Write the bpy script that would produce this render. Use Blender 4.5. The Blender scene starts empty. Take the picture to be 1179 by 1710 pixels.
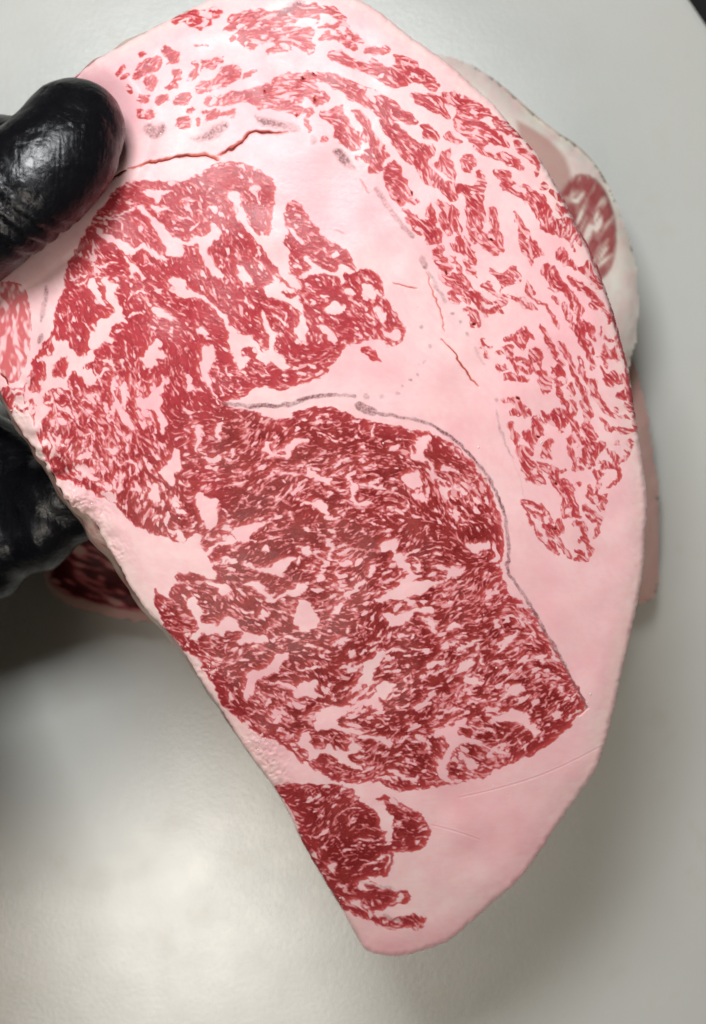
import bpy, bmesh, math, random
import numpy as np
from mathutils import Vector

SC = bpy.context.scene
COL = SC.collection
rng = np.random.default_rng(7)
random.seed(7)

# ------------------------------------------------------------------ camera, lights, exposure
W0, H0 = 1179.0, 1710.0
CAMZ = 0.50
VF = math.radians(45.0)
K = 2*math.tan(VF/2)/H0
cam_d = bpy.data.cameras.new('camera')
cam = bpy.data.objects.new('camera', cam_d)
COL.objects.link(cam)
cam.location = (0, 0, CAMZ)
cam_d.sensor_fit = 'VERTICAL'
cam_d.sensor_height = 24.0
cam_d.lens = 12.0/math.tan(VF/2)
cam_d.clip_start = 0.01
cam_d.clip_end = 50
cam_d.dof.use_dof = True
cam_d.dof.focus_distance = 0.366
cam_d.dof.aperture_fstop = 5.6
SC.camera = cam

world = bpy.data.worlds.new('World')
SC.world = world
world.use_nodes = True
bg = world.node_tree.nodes['Background']
bg.inputs[0].default_value = (1.0, 0.92, 0.74, 1)
bg.inputs[1].default_value = 0.045

def area(name, loc, target, size, power, color):
    d = bpy.data.lights.new(name, 'AREA')
    d.shape = 'RECTANGLE'; d.size = size[0]; d.size_y = size[1]
    d.energy = power; d.color = color
    o = bpy.data.objects.new(name, d)
    COL.objects.link(o)
    o.location = loc
    o.rotation_euler = (Vector(target)-Vector(loc)).to_track_quat('-Z', 'Y').to_euler()
    return o
area('kitchen_ceiling_light', (-0.08, 0.26, 0.58), (0.0, 0.03, 0.1), (0.20, 0.14), 2.95, (0.96, 0.985, 1.0))
area('kitchen_fill_light', (-0.21, -0.46, 1.0), (-0.06, -0.15, 0.0), (0.32, 0.30), 3.2, (1.0, 0.92, 0.82))

SC.view_settings.view_transform = 'Standard'
SC.view_settings.look = 'None'
SC.view_settings.exposure = 0.0
SC.view_settings.gamma = 1.0

def at(px, py, d):
    return Vector(((px-W0/2)*K*d, (H0/2-py)*K*d, CAMZ-d))

def tag(o, label=None, cat=None, group=None, kind=None):
    if label: o['label'] = label
    if cat: o['category'] = cat
    if group: o['group'] = group
    if kind: o['kind'] = kind
    return o

def empty(name, loc):
    o = bpy.data.objects.new(name, None)
    COL.objects.link(o); o.location = loc
    return o

# ------------------------------------------------------------------ node helpers
def mat(name):
    m = bpy.data.materials.new(name); m.use_nodes = True
    return m, m.node_tree, m.node_tree.nodes['Principled BSDF']
def N(t, typ, **kw):
    n = t.nodes.new(typ)
    for k, v in kw.items():
        if k.startswith('i_'):
            n.inputs[k[2:].replace('_', ' ')].default_value = v
        else: setattr(n, k, v)
    return n
def noise(t, scale, detail=3, rough=0.55, vec=None, dist=0.0):
    n = N(t, 'ShaderNodeTexNoise')
    n.inputs['Scale'].default_value = scale; n.inputs['Detail'].default_value = detail
    n.inputs['Roughness'].default_value = rough; n.inputs['Distortion'].default_value = dist
    if vec is not None: t.links.new(vec, n.inputs['Vector'])
    return n.outputs['Fac']
def ramp(t, fac, stops, interp='LINEAR'):
    n = N(t, 'ShaderNodeValToRGB'); n.color_ramp.interpolation = interp
    e = n.color_ramp.elements
    while len(e) > 1: e.remove(e[-1])
    e[0].position = stops[0][0]; e[0].color = tuple(stops[0][1])+(1,)
    for p, c in stops[1:]:
        q = e.new(p); q.color = tuple(c)+(1,)
    t.links.new(fac, n.inputs[0])
    return n.outputs[0]
def mapr(t, v, a, b, c=0.0, d=1.0, smooth=False):
    n = N(t, 'ShaderNodeMapRange')
    if smooth: n.interpolation_type = 'SMOOTHSTEP'
    for i, x in zip((1, 2, 3, 4), (a, b, c, d)): n.inputs[i].default_value = x
    t.links.new(v, n.inputs[0]); return n.outputs[0]
def mix(t, f, a, b, mode='MIX'):
    n = N(t, 'ShaderNodeMix', data_type='RGBA', blend_type=mode)
    for s, v in ((n.inputs[0], f), (n.inputs[6], a), (n.inputs[7], b)):
        if isinstance(v, (int, float)): s.default_value = v
        elif isinstance(v, tuple): s.default_value = v+(1,) if len(v) == 3 else v
        else: t.links.new(v, s)
    return n.outputs[2]
def math_(t, op, a, b=None):
    n = N(t, 'ShaderNodeMath', operation=op)
    for s, v in ((n.inputs[0], a), (n.inputs[1], b)):
        if v is None: continue
        if isinstance(v, (int, float)): s.default_value = v
        else: t.links.new(v, s)
    return n.outputs[0]
def bump(t, h, strength, dist, normal=None):
    n = N(t, 'ShaderNodeBump'); n.inputs['Strength'].default_value = strength
    n.inputs['Distance'].default_value = dist
    t.links.new(h, n.inputs['Height'])
    if normal is not None: t.links.new(normal, n.inputs['Normal'])
    return n.outputs[0]

# ------------------------------------------------------------------ 2D field helpers (pixel space used as a drawing plan)
def smooth_poly(p, it=1, closed=True):
    p = np.asarray(p, float).reshape(-1, 2)
    for _ in range(it):
        if closed:
            q = np.roll(p, -1, 0)
            p = np.stack([p*.75+q*.25, p*.25+q*.75], 1).reshape(-1, 2)
        else:
            a, b = p[:-1], p[1:]
            p = np.concatenate([p[:1], np.stack([a*.75+b*.25, a*.25+b*.75], 1).reshape(-1, 2), p[-1:]])
    return p
def poly_sdf(X, Y, p):
    """signed distance, positive inside"""
    d2 = np.full(X.shape, 1e12, np.float32); ins = np.zeros(X.shape, bool)
    q = np.roll(p, -1, 0)
    for (ax, ay), (bx, by) in zip(p, q):
        ex, ey = bx-ax, by-ay
        L = ex*ex+ey*ey
        if L < 1e-9: continue
        wx, wy = X-ax, Y-ay
        t = np.clip((wx*ex+wy*ey)/L, 0, 1)
        dx, dy = wx-ex*t, wy-ey*t
        np.minimum(d2, dx*dx+dy*dy, out=d2)
        if ay != by:
            c = ((ay > Y) != (by > Y)) & (X < ex*(Y-ay)/ey+ax)
            ins ^= c
    d = np.sqrt(d2)
    return np.where(ins, d, -d).astype(np.float32)
def line_dist(X, Y, p, w0, taper=0.45):
    """distance to tapered polyline minus half width (negative inside)"""
    best = np.full(X.shape, 1e6, np.float32)
    seg = np.hypot(*(p[1:]-p[:-1]).T); tot = max(seg.sum(), 1e-6); s0 = 0
    for i in range(len(p)-1):
        ax, ay = p[i]; ex, ey = p[i+1]-p[i]
        L = ex*ex+ey*ey+1e-9
        t = np.clip(((X-ax)*ex+(Y-ay)*ey)/L, 0, 1)
        s = (s0+t*seg[i])/tot
        w = w0*(taper+(1-taper)*np.sqrt(np.clip(4*s*(1-s), 0, 1)))
        np.minimum(best, np.hypot(X-ax-ex*t, Y-ay-ey*t)-w, out=best)
        s0 += seg[i]
    return best
class Grid:
    def __init__(s, x0, y0, x1, y1, step):
        s.x0, s.y0, s.step = x0, y0, step
        s.nx = int((x1-x0)/step)+1; s.ny = int((y1-y0)/step)+1
        s.xs = x0+step*np.arange(s.nx); s.ys = y0+step*np.arange(s.ny)
        s.X, s.Y = np.meshgrid(s.xs.astype(np.float32), s.ys.astype(np.float32))
    def win(s, p, pad):
        i0 = max(int((p[:, 0].min()-pad-s.x0)/s.step), 0); i1 = min(int((p[:, 0].max()+pad-s.x0)/s.step)+2, s.nx)
        j0 = max(int((p[:, 1].min()-pad-s.y0)/s.step), 0); j1 = min(int((p[:, 1].max()+pad-s.y0)/s.step)+2, s.ny)
        return slice(j0, j1), slice(i0, i1)
def blur(a, sx, sy=None):
    sy = sx if sy is None else sy
    fy = np.fft.fftfreq(a.shape[0])[:, None]; fx = np.fft.rfftfreq(a.shape[1])[None, :]
    g = np.exp(-2*(math.pi**2)*((fx*sx)**2+(fy*sy)**2))
    return np.fft.irfft2(np.fft.rfft2(a)*g, a.shape).astype(np.float32)
def nrm(a):
    a = a-a.mean(); return a/(a.std()+1e-9)
def sample(a, fx, fy):
    fx = np.clip(fx, 0, a.shape[1]-1.001); fy = np.clip(fy, 0, a.shape[0]-1.001)
    ix = fx.astype(np.int32); iy = fy.astype(np.int32); u = fx-ix; v = fy-iy
    return (a[iy, ix]*(1-u)*(1-v)+a[iy, ix+1]*u*(1-v)+a[iy+1, ix]*(1-u)*v+a[iy+1, ix+1]*u*v).astype(np.float32)
def flow_field(g, ctrl):
    cx = np.zeros_like(g.X[::8, ::8]); cy = np.zeros_like(cx)
    Xc, Yc = g.X[::8, ::8], g.Y[::8, ::8]
    for x, y, a in ctrl:
        w = 1/(((Xc-x)**2+(Yc-y)**2)**1.3+900)
        cx += w*math.cos(2*math.radians(a)); cy += w*math.sin(2*math.radians(a))
    fx, fy = np.meshgrid(np.arange(g.nx)/8.0, np.arange(g.ny)/8.0)
    cx = sample(cx, fx, fy); cy = sample(cy, fx, fy)
    a = np.arctan2(cy, cx)/2
    return a
def lic(src, ang, steps, h=1.0):
    """smear noise along the grain so it reads as fibres"""
    jj, ii = np.meshgrid(np.arange(src.shape[1], dtype=np.float32), np.arange(src.shape[0], dtype=np.float32))
    acc = src.copy(); wsum = 1.0
    for sgn in (1, -1):
        x, y = jj.copy(), ii.copy()
        for k in range(steps):
            a = ang[np.clip(y, 0, src.shape[0]-1).astype(np.int32), np.clip(x, 0, src.shape[1]-1).astype(np.int32)]
            x += sgn*h*np.cos(a); y += sgn*h*np.sin(a)
            w = 1-(k+1)/(steps+1.5)
            acc += w*sample(src, x, y); wsum += w if sgn == 1 else w
    return nrm(acc)

def grid_object(g, mask, P, attrs, name, m, parent, face_sel=None, label=None):
    """one mesh from the chosen cells of a grid of points P (ny,nx,3)"""
    if face_sel is None: face_sel = mask
    J, I = np.nonzero(face_sel)
    v = np.stack([J*g.nx+I, (J+1)*g.nx+I, (J+1)*g.nx+I+1, J*g.nx+I+1], 1)
    uniq, inv = np.unique(v, return_inverse=True)
    inv = inv.reshape(v.shape)
    me = bpy.data.meshes.new(name)
    me.vertices.add(len(uniq)); me.vertices.foreach_set('co', P.reshape(-1, 3)[uniq].astype(np.float32).ravel())
    n = len(v)
    me.loops.add(4*n); me.loops.foreach_set('vertex_index', inv.astype(np.int32).ravel())
    me.polygons.add(n); me.polygons.foreach_set('loop_start', np.arange(0, 4*n, 4, dtype=np.int32))
    me.polygons.foreach_set('loop_total', np.full(n, 4, np.int32))
    me.polygons.foreach_set('use_smooth', np.ones(n, bool))
    me.update(calc_edges=True)
    for k, a in attrs.items():
        at_ = me.attributes.new(k, 'FLOAT', 'POINT'); at_.data.foreach_set('value', a.ravel()[uniq].astype(np.float32))
    me.materials.append(m)
    o = bpy.data.objects.new(name, me); COL.objects.link(o)
    if parent: o.parent = parent; o.matrix_parent_inverse = parent.matrix_world.inverted()
    if parent: o.matrix_parent_inverse.identity(); o.location = -parent.location if parent.type == 'EMPTY' else (0, 0, 0)
    if label: o['label'] = label
    return o
MARB = """\
T 0 300
F 93 8 96 6 101 7 106 8 113 7 114 9 108 10 105 12 104 16 102 16 100 12 96 10
F 98 16 104 18 110 18 110 21 104 22 99 20
F 90 17 93 16 97 20 100 25 104 26 108 32 112 37 118 41 118 50 113 52 108 48 108 44 104 38 101 33 99 28 94 23 90 20
f1 70 26 76 23 82 22 90 18;f1 69 24 74 26 80 25
F 62 31 68 31 70 35 76 38 81 39 85 44 89 45 92 42 97 43 103 48 110 51 108 54 100 51 94 46 90 47 86 49 82 50 80 46 75 41 69 42 65 37
f.8 80 28 80 34 84 37;f.8 60 41 66 49 70 52;f.8 58 52 62 50 68 52;f.8 74 49 78 51;f1.5 82 51 87 56 91 60 95 66
F 84 53 89 55 94 62 97 65 93 67 90 62 85 60
f.6 92 55 100 56 104 59;f1 60 57 66 57 71 55 77 55;f1 46 66 51 64 56 63;f.8 49 69 53 69 57 65;f.8 63 58 66 62 60 66
F 58 66 62 65 64 70 66 76 69 80 67 84 62 80 61 74 57 70
F 66 63 71 62 70 67 76 68 79 67 80 71 75 73 77 78 80 84 83 94 80 94 76 95 71 100 72 103 74 104 76 108 68 107 63 112 60 112 58 106 60 100 62 98 64 92 65 90 70 91 74 88 73 83 70 79 69 73
f1 84 79 86 75 91 73 98 76;f1 76 100 80 99;f1 85 90 90 87 95 88
F 99 83 105 82 113 89 114 93 106 91 101 89
F 100 106 105 104 107 108 103 112 108 114 112 117 94 118 96 112
F 110 66 115 63 118 64 118 73 112 70
f.7 42 90 47 88;f.6 44 94 48 98;f.7 55 92 58 98 61 101;f.6 82 106 84 112 83 117
F 34 102 39 106 44 105 44 109 52 115 56 116 58 112 62 112 64 116 60 118 44 118 42 115 38 118 34 118 35 108
T 300 300
F 32 8 37 7 41 11 40 15 43 20 46 24 45 28 49 34 52 36 58 36 58 42 60 45 60 50 66 56 72 62 76 62 78 66 75 70 70 67 65 60 57 49 52 42 47 36 42 31 37 27 38 20 34 15 31 12
F 63 0 70 14 69 30 72 33 68 42 72 46 72 54 73 62 79 66 82 70 79 73 72 70 66 60 60 54 58 45 56 40 60 33 60 26 62 16
F 60 62 66 66 70 68 75 72 79 76 80 80 81 88 84 97 84 106 80 107 76 103 73 101 78 95 80 90 79 86 75 83 70 80 64 80 58 76 55 72 57 68 63 67
L 67 75 70 73 75 74 78 75 74 77 70 77
F 46 5 50 3 54 5 53 8 49 8 45 7
f.8 0 15 6 13 11 14;f.7 19 10 22 3;f.8 11 20 14 21;f1 7 33 10 31 12 28;f.7 36 45 41 51;f1 48 52 54 56 55 58
F 16 18 21 17 26 18 25 23 21 21
F 21 29 25 30 27 34 28 37 24 39 22 42 19 43 18 46 22 53 26 59 30 64 26 65 20 61 16 55 13 48 12 43 8 42 4 44 0 44 0 42 6 41 10 37 15 36 20 35
F 37 56 41 57 45 63 49 67 49 70 45 67 43 71 40 65 38 61
f.6 32 23 32 27;f.8 14 59 17 65;f1.2 43 78 48 85;f.7 54 80 60 83 63 85 68 84;f1.2 60 88 66 91 70 95;f.6 68 86 71 89 69 93
F 0 65 5 69 8 74 13 74 19 80 25 85 29 87 33 93 34 96 40 99 38 100 46 102 49 104 52 112 57 113 59 105 58 100 55 94 52 87 55 86 58 93 62 100 66 101 62 104 62 109 64 114 66 118 56 118 52 118 50 112 46 110 41 110 40 114 43 118 36 118 33 113 31 106 32 100 28 93 25 88 20 84 12 77 5 79 0 76
F 70 30 74 32 78 36 82 40 84 43 80 43 76 38 72 34
f1 74 21 76 18;f.8 84 36 86 40;f.8 88 48 94 46 98 49;f1 75 56 80 58;f.7 83 70 89 74;f.9 93 76 98 77;f.9 86 79 89 80 86 83;f.8 112 82 115 86;f.8 92 90 94 93;f.6 88 100 91 106;f.7 112 108 116 104;f.8 100 90 105 94;f.8 3 94 5 96
F 80 50 84 50 90 55 94 59 100 61 104 59 105 56 109 57 112 56 116 60 113 62 107 62 110 68 105 70 104 63 98 64 92 62 86 62 82 66 80 62 82 60 88 57 84 54
F 100 48 103 46 105 49 102 52 98 50
F 107 72 113 72 116 77 109 76
F 96 82 101 80 107 81 109 84 107 88 101 88 97 89 93 86
F 89 96 95 95 100 98 103 102 104 107 100 107 95 103
F 110 108 118 110 118 118 105 118 106 112
F 11 96 15 97 20 101 18 104 14 101 10 99
F 14 108 20 108 24 112 25 118 12 118 16 114
T 0 600
F 27 0 38 0 36 6 35 11 40 14 43 12 44 4 44 0 58 0 54 5 60 7 60 10 64 12 62 17 57 18 55 13 50 9 46 8 45 17 46 20 42 20 36 19 31 21 28 24 28 29 34 32 30 38 25 42 20 38 22 32 20 26 15 24 15 21 22 22 27 20 27 18 30 12 30 6
F 5 20 14 18 20 24 19 30 22 34 22 42 16 44 8 38 8 30
f1 53 28 57 26 60 29;f1.2 60 23 66 24 63 27;f1.5 64 12 68 8 72 6;f.7 43 23 47 30 49 36;f.6 46 21 48 26;f.8 52 30 55 33;f.7 74 10 75 20
F 73 14 76 10 77 16 75 22 73 20
F 79 18 82 14 85 20 84 27 81 34 79 32 80 24
f.5 85 10 88 17 91 24;f.5 88 8 91 18 92 24
F 78 32 82 34 86 40 90 45 87 48 82 44 78 38 76 36
f1 75 44 80 49 83 58 84 61
F 92 0 104 0 104 3 97 7 93 4
f.6 92 11 97 15 102 16
F 88 24 94 26 102 21 108 12 110 14 107 22 107 27 105 32 106 36 110 40 109 48 106 49 105 43 103 37 99 32 92 33 88 30
F 117 58 113 62 111 67 106 71 102 74 106 76 109 80 113 84 115 80 114 76 118 72
F 97 90 100 86 100 81 105 81 104 87 106 96 100 94
f1 100 62 104 65;f1 94 64 97 70
F 67 57 71 58 74 57 79 58 77 61 74 63 70 60
f.9 51 62 55 58 54 54 57 52
F 48 66 52 65 56 66 60 65 62 62 58 60 54 61 50 64
F 50 69 55 69 58 71 62 72 58 74 64 78 66 80 61 80 55 78 53 75 49 72
f1.5 63 82 68 83 72 84 70 86;f.8 76 66 80 70 79 66;f1.1 79 69 85 67 90 69 90 74 88 76;f.9 80 80 82 75
F 64 87 72 86 76 90 78 94 72 94
F 74 76 77 77 79 80 75 79
f.8 33 48 36 52 41 53;f.9 40 55 44 57 47 51;f.8 36 60 40 65;f.7 34 40 38 45 34 49;f.8 36 30 38 34 36 37;f.8 28 28 33 29 35 24;f.7 39 30 42 29;f.8 57 42 60 38;f.7 60 48 55 50;f1.2 41 32 46 34 48 38;f.6 66 36 70 37;f.6 58 44 60 52;f.7 62 67 67 66;f.7 69 70 70 74
F 28 53 33 54 33 60 29 58 27 55
F 37 38 41 38 45 41 43 44 39 43
F 113 93 117 92 118 98 112 98
f1 100 104 106 103
L 3 20 6 18 8 22 9 28 7 32 4 27
l.8 10 23 14 22 17 25 16 28;l1 20 27 22 30;l.7 10 31 14 34 18 33;l.5 22 33 23 38 21 42
T 300 600
F 13 0 25 0 22 4 19 8 20 14 23 22 27 29 24 28 20 20 16 14 14 8
F 37 0 46 0 45 4 40 7 37 4
f.7 24 5 27 12;f.8 30 4 33 12;f.9 40 6 45 12
F 48 0 59 0 58 5 55 3
f.9 49 7 54 10 58 11;f.8 54 5 58 10
F 60 0 67 0 72 3 76 4 70 7 65 7 62 4
F 83 3 88 2 90 5 87 7
f.8 32 20 34 16;f.8 38 22 40 17;f1 26 18 29 22 28 25;f.7 48 14 50 17;f.6 84 9 88 11;f.6 68 11 70 13;f.6 76 15 79 13
F 9 46 12 43 15 43 15 50 13 55 13 61 11 62 9 58 10 52
F 25 42 30 40 28 46 27 50 29 52 25 54 23 50 22 45
f.6 13 61 17 64;f.7 6 65 11 67;f1 4 50 5 51;f.8 2 46 6 48
F 4 20 7 15 10 17 9 20 6 22
f.8 5 20 12 19 16 22;f.6 33 43 38 46 42 47 47 47 52 45;f.5 36 35 41 38 46 39;f.6 40 46 45 45;f.6 38 61 44 60 52 58
F 33 58 36 57 37 61 34 64 32 62
F 30 68 35 65 40 63 39 66 34 69
F 52 59 56 56 55 53 60 54 66 53 66 55 60 55 58 57 62 60 65 63 69 63 68 56 72 54 74 52 78 52 84 51 86 54 80 56 76 58 73 62 72 66 66 65 60 63 54 62
f.6 53 55 56 53;f.8 86 46 89 44 92 47
F 66 43 70 43 72 45 69 47
f.8 50 69 53 70;f.8 55 65 60 66;f.6 60 48 63 49;f.6 84 67 90 66 96 65;f.5 78 62 82 60
F 90 56 95 59 98 63 94 61
F 82 70 87 69 86 72 90 74 94 77 99 78 101 82 97 83 92 81 86 78 82 76 76 77 70 76 62 76 62 74 70 74 76 74 82 75
f.7 65 70 74 69 82 69 97 69;f.8 103 67 108 67;f.8 97 51 102 54 106 52;f.6 93 41 98 40 104 43;f.6 97 48 100 50;f1 100 83 106 86 111 85
F 111 76 114 80 118 84 114 88 117 95 118 100 112 95 111 88
f.8 104 74 107 75;f1 32 83 37 82 44 80;f1.5 44 85 47 84;f.6 50 88 52 84;f1 55 79 59 79;f1 67 79 70 82;f1 75 82 79 81;f.6 78 86 82 87;f.8 0 80 4 84 6 80;f1 17 86 20 84
F 10 88 15 86 16 90 20 91 26 91 26 98 25 108 24 111 17 113 15 106 13 100 10 95
f.7 40 90 47 96;f.6 36 100 40 94;f.7 27 98 32 100 31 104
F 25 111 30 107 34 108 33 112 38 110 44 109 50 107 56 106 62 103 61 106 56 109 52 113 46 114 48 118 38 118 34 114 28 112
f.8 56 92 62 90 68 91 74 96
F 66 91 71 93 75 98 71 96
F 80 93 88 92 94 92 97 94 97 98 99 103 96 104 92 100 88 96 82 95
f1 77 90 80 92
F 104 99 108 98 107 101 102 102
f.9 68 100 75 102 74 106 71 106;f.6 55 104 60 102;f1 56 112 58 110;f.8 90 108 92 109;f.8 58 117 68 117
F 110 108 112 107 110 113 107 114
f1 100 117 102 115;f.8 92 113 90 118;f.8 5 112 10 112
F 0 98 4 98 4 102 0 102
F 0 111 3 114 5 118 0 118
T 600 600
F 8 41 11 42 11 50 13 51 6 52 8 48
f.9 0 44 2 48;f1.3 0 58 3 56;f1 2 64 5 66;f.6 12 44 16 42
F 38 54 40 52 44 49 47 50 47 53 45 58 43 63 46 66 49 70 51 75 50 77 47 73 44 68 38 67 33 66 32 62 34 56
l.9 36 57 36 60
F 26 78 31 74 36 73 39 74 40 79 42 82 39 85 35 86 30 82
F 33 89 37 87 42 88 47 91 46 93 40 94 35 92
f.6 28 52 34 54 38 54;f.5 19 58 28 60;f1 26 63 28 65;f1.3 9 71 12 69;f.7 10 67 11 72;f.6 0 63 5 62 10 60;f.6 17 65 20 67
F 52 85 56 83 60 84 62 80 64 81 67 85 71 86 71 89 67 89 63 84 60 86 58 90 54 88
F 53 71 59 69 62 71 58 74 53 75
f.8 68 77 70 80;f.6 60 68 65 76 66 78;f1 46 55 47 60;f.6 56 48 57 56;f.5 62 57 67 62 71 67;f.6 76 79 79 77 82 83 83 88;f.6 84 72 78 76 74 80;f.6 70 95 73 88;f.7 75 97 76 101
F 4 82 10 81 16 83 20 86 14 86 8 85 0 82 0 79
f.8 0 76 6 74 10 76 14 77;f.6 17 80 24 80 30 84
F 0 94 6 93 11 94 8 97 2 98 0 98
f.6 0 88 6 89 12 92;f.6 20 86 25 90;f1 29 91 32 94 32 98 26 100;f.8 18 102 25 101;f.7 20 105 18 102
f1 53 95 56 98 55 104;f1.2 59 98 62 100;f1 48 98 52 101;f.8 66 104 70 105 75 107 78 108;f1 65 108 72 108;f.7 80 103 84 100;f.8 35 96 38 98
F 14 113 20 110 23 111 20 115 13 114
f.8 24 114 32 108;f.9 41 113 46 110 44 116;f.7 50 112 52 118;f.7 78 92 82 96;f.6 88 98 91 108;f.6 84 100 86 106;f.6 62 92 67 90;f.5 40 76 39 82;f1 35 70 40 72
f1 0 102 5 103;f.6 10 98 16 96;f.6 2 108 10 104
T 200 900
F 96 3 99 6 99 10 94 8 92 5
F 75 5 78 7 76 9 72 7
f1 83 0 89 2
F 66 12 70 10 75 13 78 16 74 16 70 15 67 18
F 80 15 85 15 90 19 97 18 102 14 108 12 116 11 117 14 110 18 108 22 112 24 108 25 102 25 96 22 90 22 84 19
f.7 68 24 72 23 77 25;f.7 78 22 86 23
F 54 29 58 27 64 28 70 29 74 33 75 35 70 39 66 36 62 32 57 31
F 78 30 84 29 90 27 94 30 96 35 102 38 106 36 110 33 118 31 118 38 113 38 109 38 104 41 100 42 96 41 92 36 88 32 80 32
F 43 41 46 38 50 38 51 42 54 45 56 46 56 50 53 51 54 54 60 56 64 57 66 53 70 50 76 51 78 54 78 58 81 60 84 61 88 62 95 63 98 66 97 69 91 70 84 69 78 70 76 68 80 64 80 61 74 61 70 62 68 64 62 63 58 62 52 64 52 67 46 67 46 63 50 60 52 58 49 53 47 48 44 45
F 72 43 78 45 84 47 88 47 88 50 84 50 78 48 73 46
F 92 46 96 47 99 50 97 53 92 52
f.8 104 44 112 48 117 48;f.9 108 42 118 46
f1 100 53 106 56;f1.3 104 66 110 64 118 65;f1 96 62 98 58 103 56
f1 84 72 90 71 97 72;f1 88 75 96 74
F 108 74 112 74 110 78 106 84 100 89 94 91 90 94 88 100 84 105 81 104 82 98 84 92 80 90 84 86 92 86 98 82 102 78 103 74
f.8 33 39 37 42;f.6 30 52 35 55;f.6 30 58 38 59 45 64;f.6 35 65 40 68 38 70;f.6 55 71 62 72;f.7 42 70 46 68;f.7 69 69 70 75
f1 74 80 78 79 84 79;f.9 60 81 66 80 70 82 76 80;f.8 52 79 56 81 61 84;f1 58 88 63 87 64 83;f1 70 90 72 86;f1 72 94 75 93
F 73 100 76 102 76 107 72 106 71 103
F 90 93 95 93 98 95 104 92 108 94 113 96 117 98 118 103 112 100 106 97 102 96 96 96
F 95 106 99 103 100 108 97 111 94 110
f1 104 90 110 88 116 88;f1 102 100 103 104;f.8 84 112 92 113 98 112;f1 87 106 91 108;f1.3 98 116 106 115;f.7 65 54 61 52;f.8 55 50 58 47;f.6 52 33 60 36;f.8 47 35 50 38;f.8 66 45 68 41
F 112 107 118 105 118 112 114 111
F 115 48 118 48 118 57 113 57 114 52
T 500 900
F 0 40 6 39 9 44 11 50 14 52 13 56 10 60 5 62 0 60
F 0 28 4 28 6 31 5 34 0 36
F 2 4 7 3 8 8 10 10 5 11 0 10 0 18 2 14
F 17 12 20 5 24 1 24 6 20 10 24 14 30 14 36 13 36 16 33 18 28 18 24 15 20 14
f1.2 4 17 9 16 10 19;f1 0 21 10 21
F 10 24 17 22 18 27 14 28 11 27
F 44 22 47 17 51 15 51 18 49 24 45 26 43 25
F 52 5 57 1 66 0 66 4 63 8 67 9 70 13 72 17 75 20 76 24 75 28 82 27 90 28 97 28 92 31 86 33 80 36 74 40 68 41 60 40 55 42 56 45 50 42 48 39 54 38 60 33 65 29 70 24 72 22 66 21 64 17 61 12 61 8 56 9 52 8
F 85 18 92 17 100 18 106 18 110 20 106 24 101 26 97 22 90 20
f.6 84 24 92 24 97 25
F 108 4 113 2 118 2 118 9 113 10 110 6
f.8 66 5 70 3;f1.2 75 12 79 14 80 17;f.8 83 7 94 6;f1 88 10 94 9
F 22 46 25 42 30 41 31 43 27 47 26 51 23 50 20 50
f.7 11 46 17 44 20 40 22 38;f1 14 41 16 45;f.6 31 50 40 49;f1 33 46 38 48
f1.5 25 33 28 34;f1 30 37 27 31;f1.2 40 37 46 36 51 33;f.8 48 29 56 32
F 53 49 58 48 64 49 70 47 76 45 84 44 90 46 88 50 82 50 76 48 74 52 70 55 66 57 60 58 57 54
F 82 54 87 53 91 54 90 58 92 62 88 63 86 58 83 57
f.9 86 43 96 41 98 43;f1 104 41 112 40;f1.3 96 33 103 32;f.8 104 33 110 30;f.8 107 42 112 36
F 24 65 30 64 36 65 30 68 26 71
f1 38 54 42 59 48 59;f.8 37 62 39 55;f.8 12 58 18 57;f1.3 11 65 14 63;f1 3 70 12 72
f1 44 69 50 68 56 68;f.6 58 60 62 64 68 66
F 45 72 52 73 58 72 62 70 69 71 70 73 62 74 56 76 55 80 51 84 50 88 48 94 46 97 40 96 36 94 40 90 42 85 41 82 44 80 48 78 50 74
F 30 85 36 83 39 84 37 88 32 90 30 88
F 0 85 5 84 12 82 18 80 20 81 12 85 8 87 0 87
F 0 95 6 93 13 91 13 98 8 99 4 100 0 102
f1.2 14 90 18 92;f1 22 100 21 106;f.8 0 91 6 90;f1 4 102 8 103
F 10 113 20 110 30 110 36 109 42 105 47 104 44 108 40 111 34 114 28 116 24 118 12 118 8 115
F 50 97 54 93 58 94 64 95 62 99 58 103 58 107 54 106 50 100
F 50 112 55 108 56 113 52 114
F 82 83 86 80 90 79 98 80 96 84 90 83 86 86 83 86
F 92 70 96 66 99 69 98 73 94 74
F 95 84 100 80 99 76 96 82
F 104 84 108 80 112 78 116 79 113 85 108 88 104 89 100 92 96 92 102 88
F 108 90 112 90 118 93 115 98 109 96 106 93
f1.2 102 65 108 64;f1.4 105 73 112 69 118 66;f.8 70 59 80 60;f.8 77 62 80 65;f1 72 66 75 63;f.9 86 67 90 69;f.8 100 76 110 75
f.8 98 60 106 56 118 53;f.6 60 80 66 82 62 86;f1 68 75 73 77
F 72 109 80 107 86 105 88 108 82 112 78 114 74 111
f1.5 64 110 67 112;f.8 83 98 90 97 94 96;f.6 87 104 94 108;f1.4 96 113 104 113;f1 108 112 110 114;f.8 96 102 94 106;f1 102 101 104 103;f.9 115 106 118 104;f.7 80 93 84 91;f1 72 88 74 93;f.6 60 73 54 71;f1 28 32 34 33;f.7 33 57 31 61;f1 6 76 10 75;f.8 100 50 99 55
T 750 900
F 11 4 14 2 18 2 24 1 27 3 25 7 20 8 16 10 13 8
F 0 18 5 17 10 20 12 21 8 24 3 26 0 27
f.9 19 29 24 25 29 23;f.8 14 13 20 10 26 8;f1 0 33 5 32 10 31;f1 8 35 16 30;f1.3 24 42 26 37 30 34;f.7 9 37 12 41 16 42;f.7 0 45 6 40;f1.4 24 43 28 43
F 0 58 6 54 9 57 4 60 0 61
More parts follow.
